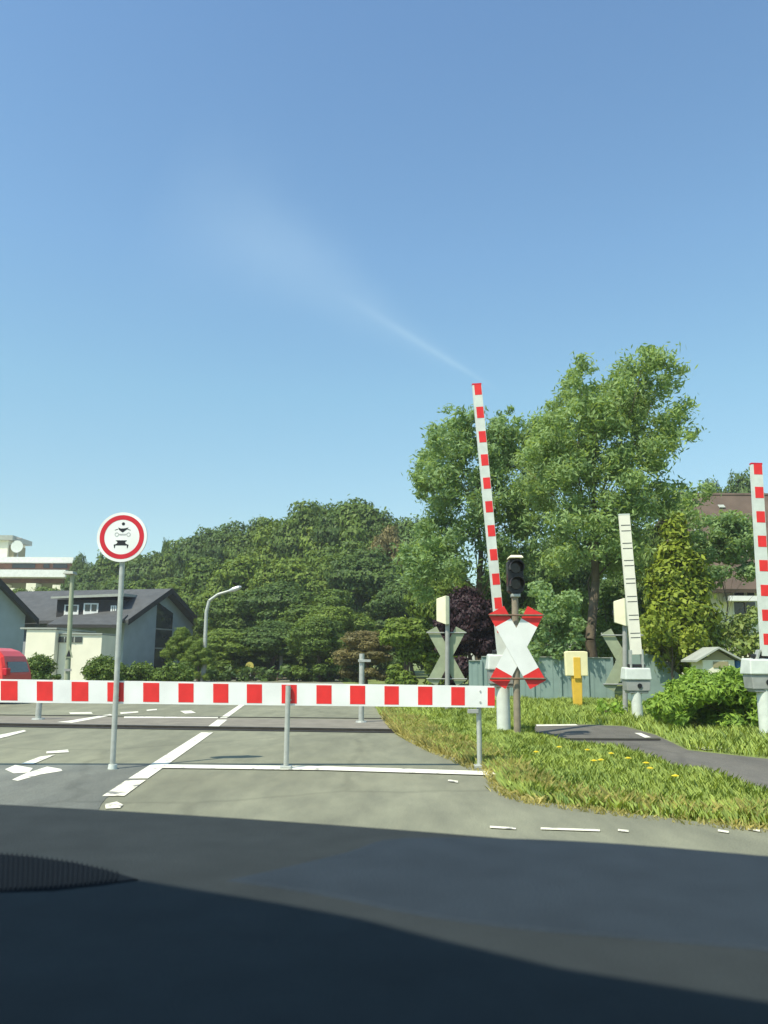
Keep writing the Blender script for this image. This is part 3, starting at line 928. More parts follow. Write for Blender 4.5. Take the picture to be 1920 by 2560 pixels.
for px in (285, 716, 1190):
    for t_ in (.25, .75):
        q = bpt(px, t_)
        MB().tube((q.x + .05, q.y - .006, q.z), (q.x + .05, q.y + .001, q.z), .011, .011, 10).build('bolt', M['galv'], br)
p = MB()
q = bpt(1183, -0.18)
p.box((q.x, YB(1183) + 0.02, q.z), (0.13, 0.05, 0.05)); p.build('bracket', M['grey_metal'], br, 0.006)

# ------------------------------------------------------------------ round prohibition sign
SY0 = 0
SY = YB(281) - 0.035
sb = P(281, 1924, SY)
sg = empty('traffic_sign', (sb.x, SY, 0), 'round red rimmed traffic sign with motorcycle and car on a grey post', 'traffic sign')
cdisc = P(308, 1344, SY)
post_top = P(311, 1292, SY)
MB().tube((sb.x, SY, -.05), (post_top.x, SY + .005, post_top.z), 0.031, 0.031, 14).build('post', M['galv'], sg, smooth=True)
MB().tube((sb.x, SY, 0.0), (sb.x + .002, SY, 0.055), 0.052, 0.048, 14).build('collar', M['white_old'], sg, smooth=True)
U, V = Vector((1, 0, 0)), Vector((0, 0, 1))
rd = 63 / F * SY
f0 = cdisc + Vector((0, -.050, 0))
m_ = MB()
m_.tube(f0 + Vector((0, .022, 0)), f0, rd, rd, 48, 0)
m_.disc(f0 + Vector((0, -.002, 0)), U, V, rd * .885, 48, 1, rd * .70)


def dr(pts, mi=2, ox=0.0, oz=0.0):
    m_.poly([f0 + Vector((x * rd + ox, -.002, z * rd + oz)) for x, z in pts], mi)


def circ(cx, cz, r, n=16): return [(cx + r * math.cos(2 * math.pi * i / n), cz + r * math.sin(2 * math.pi * i / n)) for i in range(n)]


# rider on motorcycle, upper half
dr(circ(0.03, 0.53, 0.065))
dr([(-0.17, 0.38), (-0.05, 0.34), (0.09, 0.35), (0.25, 0.385), (0.19, 0.31), (0.10, 0.24), (0.02, 0.18), (-0.07, 0.24), (-0.14, 0.30)])
dr([(-0.30, 0.285), (-0.18, 0.325), (-0.17, 0.305), (-0.29, 0.265)]); dr([(0.22, 0.325), (0.34, 0.285), (0.33, 0.265), (0.20, 0.305)])
m_.disc(f0 + Vector((-0.21 * rd, -.002, 0.10 * rd)), U, V, 0.085 * rd, 20, 3, 0.055 * rd)
m_.disc(f0 + Vector((0.26 * rd, -.002, 0.10 * rd)), U, V, 0.085 * rd, 20, 3, 0.055 * rd)
# car seen from the front, lower half
dr([(-0.23, -0.135), (0.21, -0.135), (0.21, -0.16), (0.17, -0.17), (0.14, -0.23), (0.19, -0.28), (0.28, -0.31), (0.29, -0.34), (-0.31, -0.34), (-0.30, -0.31), (-0.20, -0.28), (-0.16, -0.23), (-0.19, -0.17), (-0.23, -0.16)])
dr([(-0.30, -0.34), (-0.24, -0.34), (-0.25, -0.45), (-0.28, -0.45)]); dr([(0.22, -0.34), (0.28, -0.34), (0.26, -0.45), (0.23, -0.45)])
dr([(-0.14, 0.13), (0.18, 0.13), (0.14, 0.07), (-0.10, 0.07)], 3)
m_.build('sign_plate', [M['white'], M['dark_red'], M['black'], M['pale_grey']], sg)
for dz in (.09, -.09):
    cb = MB()
    cb.box((cdisc.x, SY - .012, cdisc.z + dz), (.11, .055, .03))
    cb.build('clamp', M['galv'], sg, 0.004)


# ------------------------------------------------------------------ lifting barriers
def lift_barrier(label, base, boom_bot, boom_top, Y, wd, style, marks, depth=0.07, colh=0.56):
    t = empty('lifting_barrier', (base.x, Y, 0), label, 'barrier', 'raised booms of the level crossing')
    s = 1.0
    a, b = P(*boom_bot, Y), P(*boom_top, Y)
    ax = (b - a).normalized(); L = (b - a).length
    u = Vector((ax.z, 0, -ax.x)); dpt = Vector((0, depth, 0))

    def pt(d, sx): return a + ax * d + u * (wd * sx)
    m = MB()
    q = [pt(0, -.5), pt(0, .5), pt(L, .5), pt(L, -.5)]
    m.prism(q, dpt, 0)
    for d0, d1 in marks:
        e = [pt(d0, -.42 if style == 'lines' else -.30), pt(d0, .46), pt(d1, .46), pt(d1, -.42 if style == 'lines' else -.30)]
        m.prism([p + Vector((0, -.003, 0)) for p in e], (0, .006, 0), 1)
    m.build('boom', [M['white_old'] if style != 'lines' else M['warm_white'], M['red'] if style != 'lines' else M['line_grey']], t, 0.0)
    # tip cap
    MB().box(b + Vector((0, depth / 2, 0.0)) + ax * .008, (wd * 1.04, depth * 1.1, .03), Matrix.Rotation(math.atan2(ax.x, ax.z), 3, 'Y')).build('tip_cap', M['white_old'] if style == 'lines' else M['dark_red'], t, 0.004)
    MB().tube((base.x, Y + .10, -.05), (base.x, Y + .10, colh + .06), .115, .112, 20).build('column', M['white_old'], t, smooth=True)
    MB().tube((base.x, Y + .10, .0), (base.x, Y + .10, .035), .16 * s, .16 * s, 20).build('base_flange', M['galv'], t, smooth=True)
    bx = base.x + .02 * s
    m = MB()
    zz = colh
    m.prism([(bx - .24 * s, Y - .03, zz + .05), (bx + .24 * s, Y - .03, zz + .05), (bx + .26 * s, Y - .03, zz + .28 * s), (bx - .26 * s, Y - .03, zz + .28 * s)], (0, .34 * s, 0))
    m.prism([(bx - .20 * s, Y - .01, zz), (bx + .20 * s, Y - .01, zz), (bx + .22 * s, Y - .01, zz + .05), (bx - .22 * s, Y - .01, zz + .05)], (0, .30 * s, 0))
    m.build('mechanism_box', M['grey_metal'], t, 0.012)
    MB().hexa([(bx - .285 * s, Y - .06, zz + .285 * s), (bx + .285 * s, Y - .06, zz + .285 * s), (bx + .285 * s, Y + .36 * s, zz + .285 * s), (bx - .285 * s, Y + .36 * s, zz + .285 * s)],
              [(bx - .27 * s, Y - .04, zz + .53 * s), (bx + .27 * s, Y - .04, zz + .53 * s), (bx + .25 * s, Y + .34 * s, zz + .55 * s), (bx - .25 * s, Y + .34 * s, zz + .55 * s)]).build('cover', M['white_old'], t, 0.02)
    MB().tube((bx + .02 * s, Y - .05, zz + .16 * s), (bx + .02 * s, Y - .03, zz + .16 * s), .05 * s, .05 * s, 16).build('lock', M['black'], t)
    cz = zz + .52 * s
    for sx in (-.13, .13):
        m = MB()
        m.hexa([(bx + sx * s - .02, Y + .0, cz), (bx + sx * s + .02, Y + .0, cz), (bx + sx * s + .02, Y + .14, cz), (bx + sx * s - .02, Y + .14, cz)],
               [tuple(a + u * (sx * s * .95) + Vector((-.02, -.012, .10))), tuple(a + u * (sx * s * .95) + Vector((.02, -.012, .10))), tuple(a + u * (sx * s * .95) + Vector((.02, .11, .10))), tuple(a + u * (sx * s * .95) + Vector((-.02, .11, .10)))])
        m.build('boom_bracket', M['galv'], t, 0.006)
    m = MB(); m.tube((bx - .19 * s, Y + .07, cz + .06 * s), (bx + .19 * s, Y + .07, cz + .06 * s), .035 * s, .035 * s, 12); m.build('pivot_shaft', M['black'], t, smooth=True)
    return t


B1 = G(1262, 1842).y
k1 = lambda y: (P(1245 - (1540 - y) * 0.0925, y, B1) - P(1258, 1660, B1)).length
marks1 = [(k1(c + 14), k1(c - 14)) for c in (973, 1031, 1092, 1150, 1208, 1267, 1327, 1387, 1448, 1508, 1568)]
lift_barrier('tall red and white boom raised upright behind the crossed sign', G(1262, 1842), (1258, 1660), (1192, 961), B1, 24 / F * B1, 'stripe', marks1, colh=0.80)
B2 = G(1598, 1801).y
k2 = lambda y: (P(1591 - (1632 - y) * 0.0865, y, B2) - P(1592, 1636, B2)).length
marks2 = [(k2(c + 1.1), k2(c - 1.1)) for c in (1313, 1327, 1358, 1371, 1401, 1414, 1447, 1458, 1491, 1504, 1538, 1549, 1583, 1594)]
lift_barrier('white boom with thin black double lines raised on a grey mechanism', G(1598, 1801), (1592, 1636), (1561, 1287), B2, 27 / F * B2, 'lines', marks2)
B3 = G(1926, 1850).y
k3 = lambda y: (P(1890 + (y - 1158) * 0.062, y, B3) - P(1920, 1640, B3)).length
marks3 = [(k3(c + 14), k3(c - 14)) for c in (1172, 1231, 1292, 1353, 1414, 1476, 1538, 1598)]
lift_barrier('shorter red and white boom raised at the right edge of the view', G(1926, 1850), (1920, 1640), (1892, 1160), B3, 28 / F * B3, 'stripe', marks3, colh=0.75)


# ------------------------------------------------------------------ crossing signals with St Andrew's crosses
def arm_pts(c, ang, half, wd):
    d = Vector((math.cos(ang), 0, math.sin(ang))); n = Vector((-d.z, 0, d.x))
    return d, n


def cross_sign(label, base, Y, ctr, dx, dz, wd, post_top, front=True, group=None, post_m=None):
    t = empty('crossing_sign', (base.x, Y, 0), label, 'crossing sign', group)
    tp = P(*post_top, Y)
    MB().tube((base.x, Y, -.05), (tp.x, Y, tp.z), 9.0 / F * 12.8, 8.5 / F * 12.8, 14).build('post', post_m or M['brown_post'], t, smooth=True)
    c = P(*ctr, Y)
    side = -1 if front else 1
    for i, sg_ in enumerate((1, -1)):
        d = Vector((dx * sg_, 0, dz)); L = d.length; d = d.normalized(); n = Vector((d.z, 0, -d.x)) * (wd / 2)
        yy = Y + side * (0.075 + 0.014 * i)
        o = Vector((c.x, yy, c.z))
        m = MB()

        def slab(e0, e1, mi):
            q = [o + d * e0 - n, o + d * e0 + n, o + d * e1 + n, o + d * e1 - n]
            m.prism(q, (0, .010, 0), mi)
        r_ = L * .66
        if front:
            slab(-r_, r_, 0)
            slab(r_, L, 1); slab(-L, -r_, 1)
            m.build('cross_arm', [M['white'], M['red']], t)
        else:
            slab(-L, L, 0)
            m.build('cross_arm', M['sign_back'], t)
    for zz in (dz * .86, -dz * .84):
        yb = Y + side * 0.112 if front else Y + .052
        MB().tube((c.x - dx * 1.38, yb, c.z + zz), (c.x + dx * 1.38, yb, c.z + zz), .017, .017, 10).build('mounting_bar', M['bar'] if front else M['grey_metal'], t, smooth=True)
    return t, c


Y1 = G(1290, 1845).y - .15
cs, cc = cross_sign("red and white St Andrew's cross under a black twin lamp signal", G(1290, 1845), Y1, (1290, 1618), 49 / F * Y1, 90 / F * Y1, 44 / F * Y1, (1287, 1486))
# twin lamp head
hc = P(1288, 1441, Y1)
hw, hh = .13, .29
m = MB()
m.prism([(hc.x - hw, Y1 - .06, hc.z - hh + .05), (hc.x - hw + .05, Y1 - .06, hc.z - hh), (hc.x + hw - .05, Y1 - .06, hc.z - hh), (hc.x + hw, Y1 - .06, hc.z - hh + .05), (hc.x + hw, Y1 - .06, hc.z + hh - .05), (hc.x + hw - .05, Y1 - .06, hc.z + hh), (hc.x - hw + .05, Y1 - .06, hc.z + hh), (hc.x - hw, Y1 - .06, hc.z + hh - .05)], (0, .20, 0))
hd = m.build('signal_head', M['black'], cs, 0.01)
for dz in (.135, -.135):
    lz = hc.z + dz
    MB().tube((hc.x, Y1 - .062, lz), (hc.x, Y1 - .075, lz), .092, .085, 20).build('lens', M['lens_dark'], hd)
    m = MB()
    nn = 16
    for i in range(nn):
        a, b = math.pi * (-.12 + 1.24 * i / nn), math.pi * (-.12 + 1.24 * (i + 1) / nn)
        r0, r1 = .108, .118
        y0 = Y1 - .06; y1 = Y1 - .26
        A0, B0 = Vector((math.cos(a), 0, math.sin(a))), Vector((math.cos(b), 0, math.sin(b)))
        o = Vector((hc.x, 0, lz))
        m.hexa([o + A0 * r0 + Vector((0, y0, 0)), o + A0 * r0 + Vector((0, y1, 0)), o + B0 * r0 + Vector((0, y1, 0)), o + B0 * r0 + Vector((0, y0, 0))],
               [o + A0 * r1 + Vector((0, y0, 0)), o + A0 * r1 + Vector((0, y1, 0)), o + B0 * r1 + Vector((0, y1, 0)), o + B0 * r1 + Vector((0, y0, 0))])
    m.build('visor', M['black'], hd)
MB().hexa([(hc.x - .12, Y1 - .20, hc.z + hh + .003), (hc.x + .12, Y1 - .20, hc.z + hh + .003), (hc.x + .12, Y1 + .14, hc.z + hh + .003), (hc.x - .12, Y1 + .14, hc.z + hh + .003)],
          [(hc.x - .09, Y1 - .16, hc.z + hh + .05), (hc.x + .09, Y1 - .16, hc.z + hh + .05), (hc.x + .09, Y1 + .12, hc.z + hh + .05), (hc.x - .09, Y1 + .12, hc.z + hh + .05)]).build('top_cap', M['ivory'], hd, 0.01)
MB().box((hc.x - .005, Y1, hc.z - hh - .03), (.15, .16, .05)).build('lower_clamp', M['galv'], hd, 0.008)


def rear_box(t, px0, px1, py0, py1, Y):
    a, b = P(px0, py1, Y), P(px1, py0, Y)
    w2 = b.x - a.x
    m = MB()
    pl = [(a.x + w2 * .05, Y - .10, a.z + .10), (a.x + w2 * .42, Y - .28, a.z), (b.x, Y - .10, a.z - .02), (b.x, Y + .12, a.z), (a.x + w2 * .3, Y + .14, a.z)]
    # upright housing with chamfered left edges: plan outline swept from bottom to top with sloping shoulders
    out = [(a.x, Y - .04), (a.x + w2 * .70, Y - .16), (b.x, Y - .10), (b.x, Y + .12), (a.x + w2 * .1, Y + .12)]
    top = [(x + (.0 if i else .0), y) for i, (x, y) in enumerate(out)]
    n = len(m.v); k = len(out); sh = .09
    lv = [(a.z + sh, a.z, a.z - .0), (b.z - sh, b.z, b.z)]
    zb = [a.z + sh, a.z, a.z + .01, a.z + .02, a.z + sh]
    zt = [b.z - sh * .8, b.z, b.z - .01, b.z - .02, b.z - sh * .8]
    m.v += [Vector((x, y, z)) for (x, y), z in zip(out, zb)] + [Vector((x, y, z)) for (x, y), z in zip(out, zt)]
    m.f.append([n + i for i in range(k - 1, -1, -1)]); m.m.append(0)
    m.f.append([n + k + i for i in range(k)]); m.m.append(0)
    for i in range(k):
        j = (i + 1) % k
        m.f.append([n + i, n + j, n + k + j, n + k + i]); m.m.append(0)
    bx = m.build('signal_box', M['ivory'], t, 0.012)
    MB().box((b.x - .03, Y + .02, (a.z + b.z) / 2), (.06, .10, .10)).build('box_clamp', M['grey_metal'], bx, 0.005)
    m = MB(); m.tube((a.x + w2 * .4, Y + .121, (a.z + b.z) / 2), (a.x + w2 * .4, Y + .25, (a.z + b.z) / 2), .09, .10, 16); m.build('visor', M['black'], bx)
    return bx


GB = "crossing signs seen from behind"
YL = G(1118, 1782).y
t, c = cross_sign('grey back of a crossed sign with ivory box above the striped board', G(1118, 1782), YL, (1117, 1640), 36 / F * YL, 66 / F * YL, 27 / F * YL, (1119, 1494), False, GB, M['grey_metal'])
rear_box(t, 1091, 1122, 1490, 1562, YL)
YR = G(1563, 1792).y
t, c = cross_sign('grey back of a crossed sign half hidden behind the white boom', G(1563, 1792), YR, (1560, 1650), 38 / F * YR, 70 / F * YR, 28 / F * YR, (1562, 1498), False, GB, M['grey_metal'])
rear_box(t, 1536, 1566, 1496, 1566, YR)

# ------------------------------------------------------------------ yellow marker post
mk_b = G(1445, 1772); MY = mk_b.y
mk = empty('marker_post', mk_b, 'yellow marker post with broad pale plate before the teal fence', 'marker post')
hx = mk_b.x
s = MY / F
z0, z1, z2 = 0.0, P(1442, 1690, MY).z, P(1442, 1628, MY).z
MB().hexa([(hx - 10 * s, MY - .05, -.05), (hx + 10 * s, MY - .05, -.05), (hx + 10 * s, MY + .05, -.05), (hx - 10 * s, MY + .05, -.05)],
          [(hx - 14 * s, MY - .06, z1), (hx + 12 * s, MY - .06, z1), (hx + 12 * s, MY + .05, z1), (hx - 14 * s, MY + .05, z1)]).build('post', M['yellow'], mk, 0.015)
MB().prism([(hx - 28 * s, MY - .10, z1 - .0), (hx + 26 * s, MY - .10, z1 - .0), (hx + 27 * s, MY - .10, z2 - .02), (hx + 20 * s, MY - .10, z2), (hx - 22 * s, MY - .10, z2), (hx - 29 * s, MY - .10, z2 - .02)], (0, .16, 0)).build('plate', M['pale_yellow'], mk, 0.02)
MB().prism([(hx - 9 * s, MY - .112, z1 - .06), (hx + 8 * s, MY - .112, z1 - .06), (hx + 8 * s, MY - .112, z2 - .16), (hx - 9 * s, MY - .112, z2 - .16)], (0, .02, 0)).build('front_rib', M['yellow'], mk, 0.005)

# ------------------------------------------------------------------ teal fence
FYD = G(1360, 1754).y
fb = P(1360, 1752, FYD)
fe = empty('garden_fence', (fb.x, FYD, 0), 'teal grey panel fence behind the yellow marker post', 'fence')
bounds = [(1172, 1652), (1204, 1640), (1258, 1642), (1332, 1643), (1400, 1643), (1468, 1644), (1530, 1645)]
for i in range(len(bounds) - 1):
    (x0, y0), (x1, y1) = bounds[i], bounds[i + 1]
    a, b = P(x0, y1 if i else y0, FYD), P(x1 - 3, y1 if i else y0, FYD)
    m = MB()
    n_s = 4
    for j in range(n_s):        # folded sheet
        u0, u1 = a.lerp(b, j / n_s), a.lerp(b, (j + 1) / n_s)
        dy = .012 * (j % 2)
        m.hexa([(u0.x, FYD + dy, .02), (u1.x, FYD + dy, .02), (u1.x, FYD + .035 + dy, .02), (u0.x, FYD + .035 + dy, .02)], [(u0.x, FYD + dy, a.z), (u1.x, FYD + dy, a.z), (u1.x, FYD + .035 + dy, a.z), (u0.x, FYD + .035 + dy, a.z)])
    m.build('panel', M['fence'], fe)
    m = MB(); m.box((b.x + .02, FYD - .02, a.z / 2), (.07, .07, a.z + .06)); m.build('post', M['fence'], fe, 0.006)
    m = MB(); m.box(((a.x + b.x) / 2, FYD - .01, a.z + .012), (b.x - a.x, .055, .022)); m.build('cap_rail', M['trim'], fe)
# a sagging sheet farther right
f2c = P(1640, 1690, 24.0)
fe2 = empty('sheet_fence', (f2c.x, 24.0, 0), 'pale sagging sheet fence below the conifer behind the bright bush', 'fence')
pp = [(1560, 1640), (1612, 1634), (1655, 1640), (1672, 1664), (1700, 1688), (1745, 1686), (1800, 1690)]
m = MB()
for i in range(len(pp) - 1):
    a, b = P(*pp[i], 24.0), P(*pp[i + 1], 24.0)
    m.hexa([(a.x, 24.0, .02), (b.x, 24.0, .02), (b.x, 24.03, .02), (a.x, 24.03, .02)], [(a.x, 24.0, a.z), (b.x, 24.0, b.z), (b.x, 24.03, b.z), (a.x, 24.03, a.z)])
m.build('sheet', M['fence'], fe2)
m = MB()
for x in (1562, 1672, 1798):
    a = P(x, 1640, 24.0); m.box((a.x, 24.06, .6), (.06, .06, 1.25))
    m.build('post', M['grey_metal'], fe2); m = MB()

# ------------------------------------------------------------------ white garden hut and blue tub
HY = 21.5
a, b = P(1760, 1712, HY), P(1836, 1650, HY)
hx0, hx1, hz = a.x, b.x, b.z
hu = empty('garden_hut', ((hx0 + hx1) / 2, HY, 0), 'small white garden hut with low gabled roof beside the bright bush', 'hut')
MB().hexa([(hx0, HY, 0), (hx1, HY, 0), (hx1, HY + .8, 0), (hx0, HY + .8, 0)], [(hx0, HY, hz), (hx1, HY, hz), (hx1, HY + .8, hz), (hx0, HY + .8, hz)]).build('wall', M['cream'], hu, 0.01)
pk = P(1792, 1622, HY).z
xm = (hx0 + hx1) / 2 - .02
for x0, x1 in ((hx0 - .22, xm), (hx1 + .22, xm)):
    m = MB()
    q = [(x0, HY - .15, hz - .06), (x1, HY - .15, pk), (x1, HY - .15, pk + .05), (x0, HY - .15, hz - .01)]
    if x0 > x1: q = q[::-1]
    m.prism(q, (0, 1.1, 0)); m.build('roof', M['trim'], hu)
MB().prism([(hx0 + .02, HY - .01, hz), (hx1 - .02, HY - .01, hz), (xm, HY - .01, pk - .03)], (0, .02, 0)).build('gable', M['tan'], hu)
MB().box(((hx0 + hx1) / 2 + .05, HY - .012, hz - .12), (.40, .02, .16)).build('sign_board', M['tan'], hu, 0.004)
tb0, tb1 = P(1842, 1690, HY), P(1868, 1655, HY)
tub = empty('water_barrel', ((tb0.x + tb1.x) / 2, HY + .2, 0), 'blue plastic barrel standing right of the white hut', 'barrel')
m = MB(); cx = (tb0.x + tb1.x) / 2; r_ = (tb1.x - tb0.x) / 2
m.path([(cx, HY + .2, 0), (cx, HY + .2, tb1.z * .25), (cx, HY + .2, tb1.z * .5), (cx, HY + .2, tb1.z * .8), (cx, HY + .2, tb1.z)], [r_ * .9, r_ * 1.02, r_ * 1.06, r_ * 1.02, r_ * .9], 18)
m.build('body', M['blue'], tub, smooth=True)
MB().tube((cx, HY + .2, tb1.z), (cx, HY + .2, tb1.z + .03), r_ * .95, r_ * .93, 18).build('lid', M['blue'], tub)

# ------------------------------------------------------------------ house on the right with brown roof
RY = 40.0
rt0, rt1 = P(1690, 1245, RY + 5), P(2150, 1238, RY + 5)
ev0, ev1 = P(1640, 1478, RY), P(2200, 1478, RY)
hr = empty('brown_roofed_house', ((ev0.x + ev1.x) / 2, RY + 4, 0), 'white house with a large brown roof behind the conifer', 'house')
wl0, wl1 = P(1660, 1478, RY + .8).x, P(2180, 1478, RY + .8).x
MB().hexa([(wl0, RY + .8, 0), (wl1, RY + .8, 0), (wl1, RY + 9.2, 0), (wl0, RY + 9.2, 0)], [(wl0, RY + .8, ev0.z), (wl1, RY + .8, ev0.z), (wl1, RY + 9.2, ev0.z), (wl0, RY + 9.2, ev0.z)]).build('wall', M['cream'], hr)
m = MB()
q = [(ev0.x, RY, ev0.z - .05), (ev1.x, RY, ev0.z - .05), (rt1.x, RY + 5, rt0.z), (rt0.x, RY + 5, rt0.z)]
m.hexa([Vector(p) for p in q], [Vector(p) + Vector((0, -.05, .18)) for p in q])
q = [(rt0.x, RY + 5, rt0.z), (rt1.x, RY + 5, rt0.z), (ev1.x, RY + 10, ev0.z - .05), (ev0.x, RY + 10, ev0.z - .05)]
m.hexa([Vector(p) for p in q], [Vector(p) + Vector((0, .05, .18)) for p in q])
m.tube((rt0.x, RY + 5, rt0.z + .18), (rt1.x, RY + 5, rt0.z + .18), .13, .13, 8)
m.build('roof', M['roof_brown'], hr)
for x, y in ((1802, 1272), (1860, 1386), (1740, 1330)):
    c = P(x, y, RY + (1478 - y) / 233 * 5 - .1)
    MB().box(c + Vector((0, -.12, .12)), (.34, .30, .06), Matrix.Rotation(R(40), 3, 'X')).build('roof_window', M['trim'], hr, 0.01)
for x0, x1, y0, y1 in ((1836, 1858, 1478, 1496), (1868, 1884, 1478, 1496), (1836, 1858, 1505, 1540), (1864, 1886, 1505, 1540)):
    a, b = P(x0, y1, RY + .8), P(x1, y0, RY + .8)
    fr_ = MB().box(((a.x + b.x) / 2, RY + .78, (a.z + b.z) / 2), (b.x - a.x + .12, .05, b.z - a.z + .12)).build('window', M['white'], hr)
    MB().box(((a.x + b.x) / 2, RY + .75, (a.z + b.z) / 2), (b.x - a.x, .03, b.z - a.z)).build('pane', M['glass'], fr_)
a, b = P(1824, 1502, RY), P(1892, 1490, RY)
MB().box(((a.x + b.x) / 2, RY + .35, (a.z + b.z) / 2), (b.x - a.x, .86, b.z - a.z)).build('balcony', M['white'], hr)

# ------------------------------------------------------------------ grey gabled house on the left
def gable_house(name, label, corner, ang, wdt, length, eave, ridge, wall_m, roof_m, over=0.5):
    """corner: nearest corner; gable runs along g (to the right and back), long side along l (to the left)"""
    t = empty(name, (corner.x, corner.y, 0), label, 'house')
    g = Vector((math.sin(ang), math.cos(ang), 0)); l = Vector((-math.cos(ang), math.sin(ang), 0))
    z = Vector((0, 0, 1)); o = Vector((corner.x, corner.y, 0))
    m = MB()
    prof = [o, o + g * wdt, o + g * wdt + z * eave, o + g * (wdt / 2) + z * ridge, o + z * eave]
    m.prism(prof, l * length)
    m.build('wall', wall_m, t)
    sl = (ridge - eave) / (wdt / 2)
    m = MB()
    for s_ in (0, 1):
        e0 = o + (g * (-over) if s_ == 0 else g * (wdt + over)) + z * (eave - over * sl + .03) - l * over
        r0 = o + g * (wdt / 2) + z * (ridge + .03) - l * over
        q = [e0, r0, r0 + l * (length + 2 * over), e0 + l * (length + 2 * over)]
        if s_ == 1: q = q[::-1]
        m.hexa(q[::-1] if s_ == 0 else q[::-1], [p + z * .22 for p in (q[::-1])])
    m.build('roof', roof_m, t)
    # dark barge boards on the visible gable
    m = MB()
    for s_ in (0, 1):
        e0 = o + (g * (-over) if s_ == 0 else g * (wdt + over)) + z * (eave - over * sl - .12) - l * (over + .04)
        r0 = o + g * (wdt / 2) + z * (ridge - .12) - l * (over + .04)
        m.prism([e0, r0, r0 + z * .40, e0 + z * .40] if s_ == 0 else [r0, e0, e0 + z * .40, r0 + z * .40], l * .035)
    m.build('barge_board', M['dark_wood'], t)
    return t, o, g, l, z


HY0 = 55.0
hc0 = P(306, 1648, HY0)
W_ = 9.6
gh, o, g, l, z = gable_house('grey_gabled_house', 'grey rendered house with dark gabled roof and long dormer', hc0, R(15), W_, 12.0, P(306, 1548, HY0).z, P(402, 1480, HY0 + 4.6).z, M['slate'], M['roof_tile'], 0.7)
# tall dark glazed strip in the gable
x0, x1 = W_ * .42, W_ * .66
m = MB()
q = [o + g * x0 - l * .03 + z * .1, o + g * x1 - l * .03 + z * .1, o + g * x1 - l * .03 + z * 4.6, o + g * x0 - l * .03 + z * 5.3]
m.prism(q, l * .05); wf = m.build('stair_window', M['glass'], gh)
for zz in (1.9, 3.3):
    m = MB()
    m.prism([o + g * x0 - l * .06 + z * zz, o + g * x1 - l * .06 + z * zz, o + g * x1 - l * .06 + z * (zz + .10), o + g * x0 - l * .06 + z * (zz + .10)], l * .05)
    m.build('transom', M['grey_metal'], wf)
m = MB()
# long shed dormer on the front slope
ev = P(306, 1548, HY0).z; rdg = P(402, 1480, HY0 + 4.6).z


def fp(px, py, Y): return P(px, py, Y)


DY = HY0 + 1.2
d0, d1 = P(140, 1545, DY), P(300, 1545, DY)
dz1 = P(220, 1499, DY).z
dm = MB()
dm.hexa([(d0.x, DY, d0.z - .4), (d1.x, DY, d0.z - .4), (d1.x, DY + 4.0, d0.z - .4), (d0.x, DY + 4.0, d0.z - .4)], [(d0.x, DY, dz1), (d1.x, DY, dz1), (d1.x, DY + 4.0, dz1 + .25), (d0.x, DY + 4.0, dz1 + .25)])
dob = dm.build('dormer', M['dark_wood'], gh)
MB().hexa([(d0.x - .3, DY - .45, dz1 + .02), (d1.x + .3, DY - .45, dz1 + .22), (d1.x + .3, DY + 4.0, dz1 + .42), (d0.x - .3, DY + 4.0, dz1 + .27)], [(d0.x - .3, DY - .45, dz1 + .16), (d1.x + .3, DY - .45, dz1 + .42), (d1.x + .3, DY + 4.0, dz1 + .60), (d0.x - .3, DY + 4.0, dz1 + .45)]).build('dormer_roof', M['trim'], dob)
for a0, a1, b0, b1 in ((160, 198, 1512, 1540), (208, 247, 1508, 1540), (276, 292, 1514, 1540)):
    a, b = P(a0, b1, DY), P(a1, b0, DY)
    fr_ = MB().box(((a.x + b.x) / 2, DY - .02, (a.z + b.z) / 2), (b.x - a.x, .08, b.z - a.z)).build('window', M['white'], dob)
    pw = (b.x - a.x) / 2 - .16
    m = MB()
    for sx in (-1, 1):
        m.box(((a.x + b.x) / 2 + sx * (pw / 2 + .05), DY - .065, (a.z + b.z) / 2 + .12), (pw, .02, (b.z - a.z) * .52))
    m.build('pane', M['glass'], fr_)
# lower roof over the front porch, with its dark gutter
m = MB()
pq = [P(118, 1566, HY0 - 2.2), P(300, 1566, HY0 - 2.2)]
m.hexa([(pq[0].x, HY0 - 2.2, pq[0].z), (pq[1].x - .2, HY0 - 2.2, pq[0].z), (pq[1].x - .2, HY0 - .1, pq[0].z + .75), (pq[0].x, HY0 + .6, pq[0].z + .75)], [(pq[0].x, HY0 - 2.2, pq[0].z + .15), (pq[1].x - .2, HY0 - 2.2, pq[0].z + .15), (pq[1].x - .2, HY0 - .1, pq[0].z + .92), (pq[0].x, HY0 + .6, pq[0].z + .92)])
m.build('porch_roof', M['roof_tile'], gh)
MB().box(((pq[0].x + pq[1].x) / 2 - .1, HY0 - 2.26, pq[0].z + .02), (pq[1].x - pq[0].x - .2, .10, .18)).build('gutter', M['dark_wood'], gh)

# second house, cut by the frame at the far left
HL = 47.0
hl0 = P(-250, 1648, HL)
h2, o2, g2, l2, z2 = gable_house('neighbouring_house', 'grey house with dark eaves cut by the left edge of the view', hl0, R(35), 7.5, 9.0, P(60, 1538, HL + 6).z, P(-90, 1405, HL + 3).z, M['slate'], M['roof_tile'], 0.6)

# ------------------------------------------------------------------ cream garage
GYD = 37.0
gb = P(160, 1690, GYD)
ga = empty('cream_garage', (gb.x, GYD, 0), 'cream rendered garage with stepped flat top before the dark roofs', 'garage')


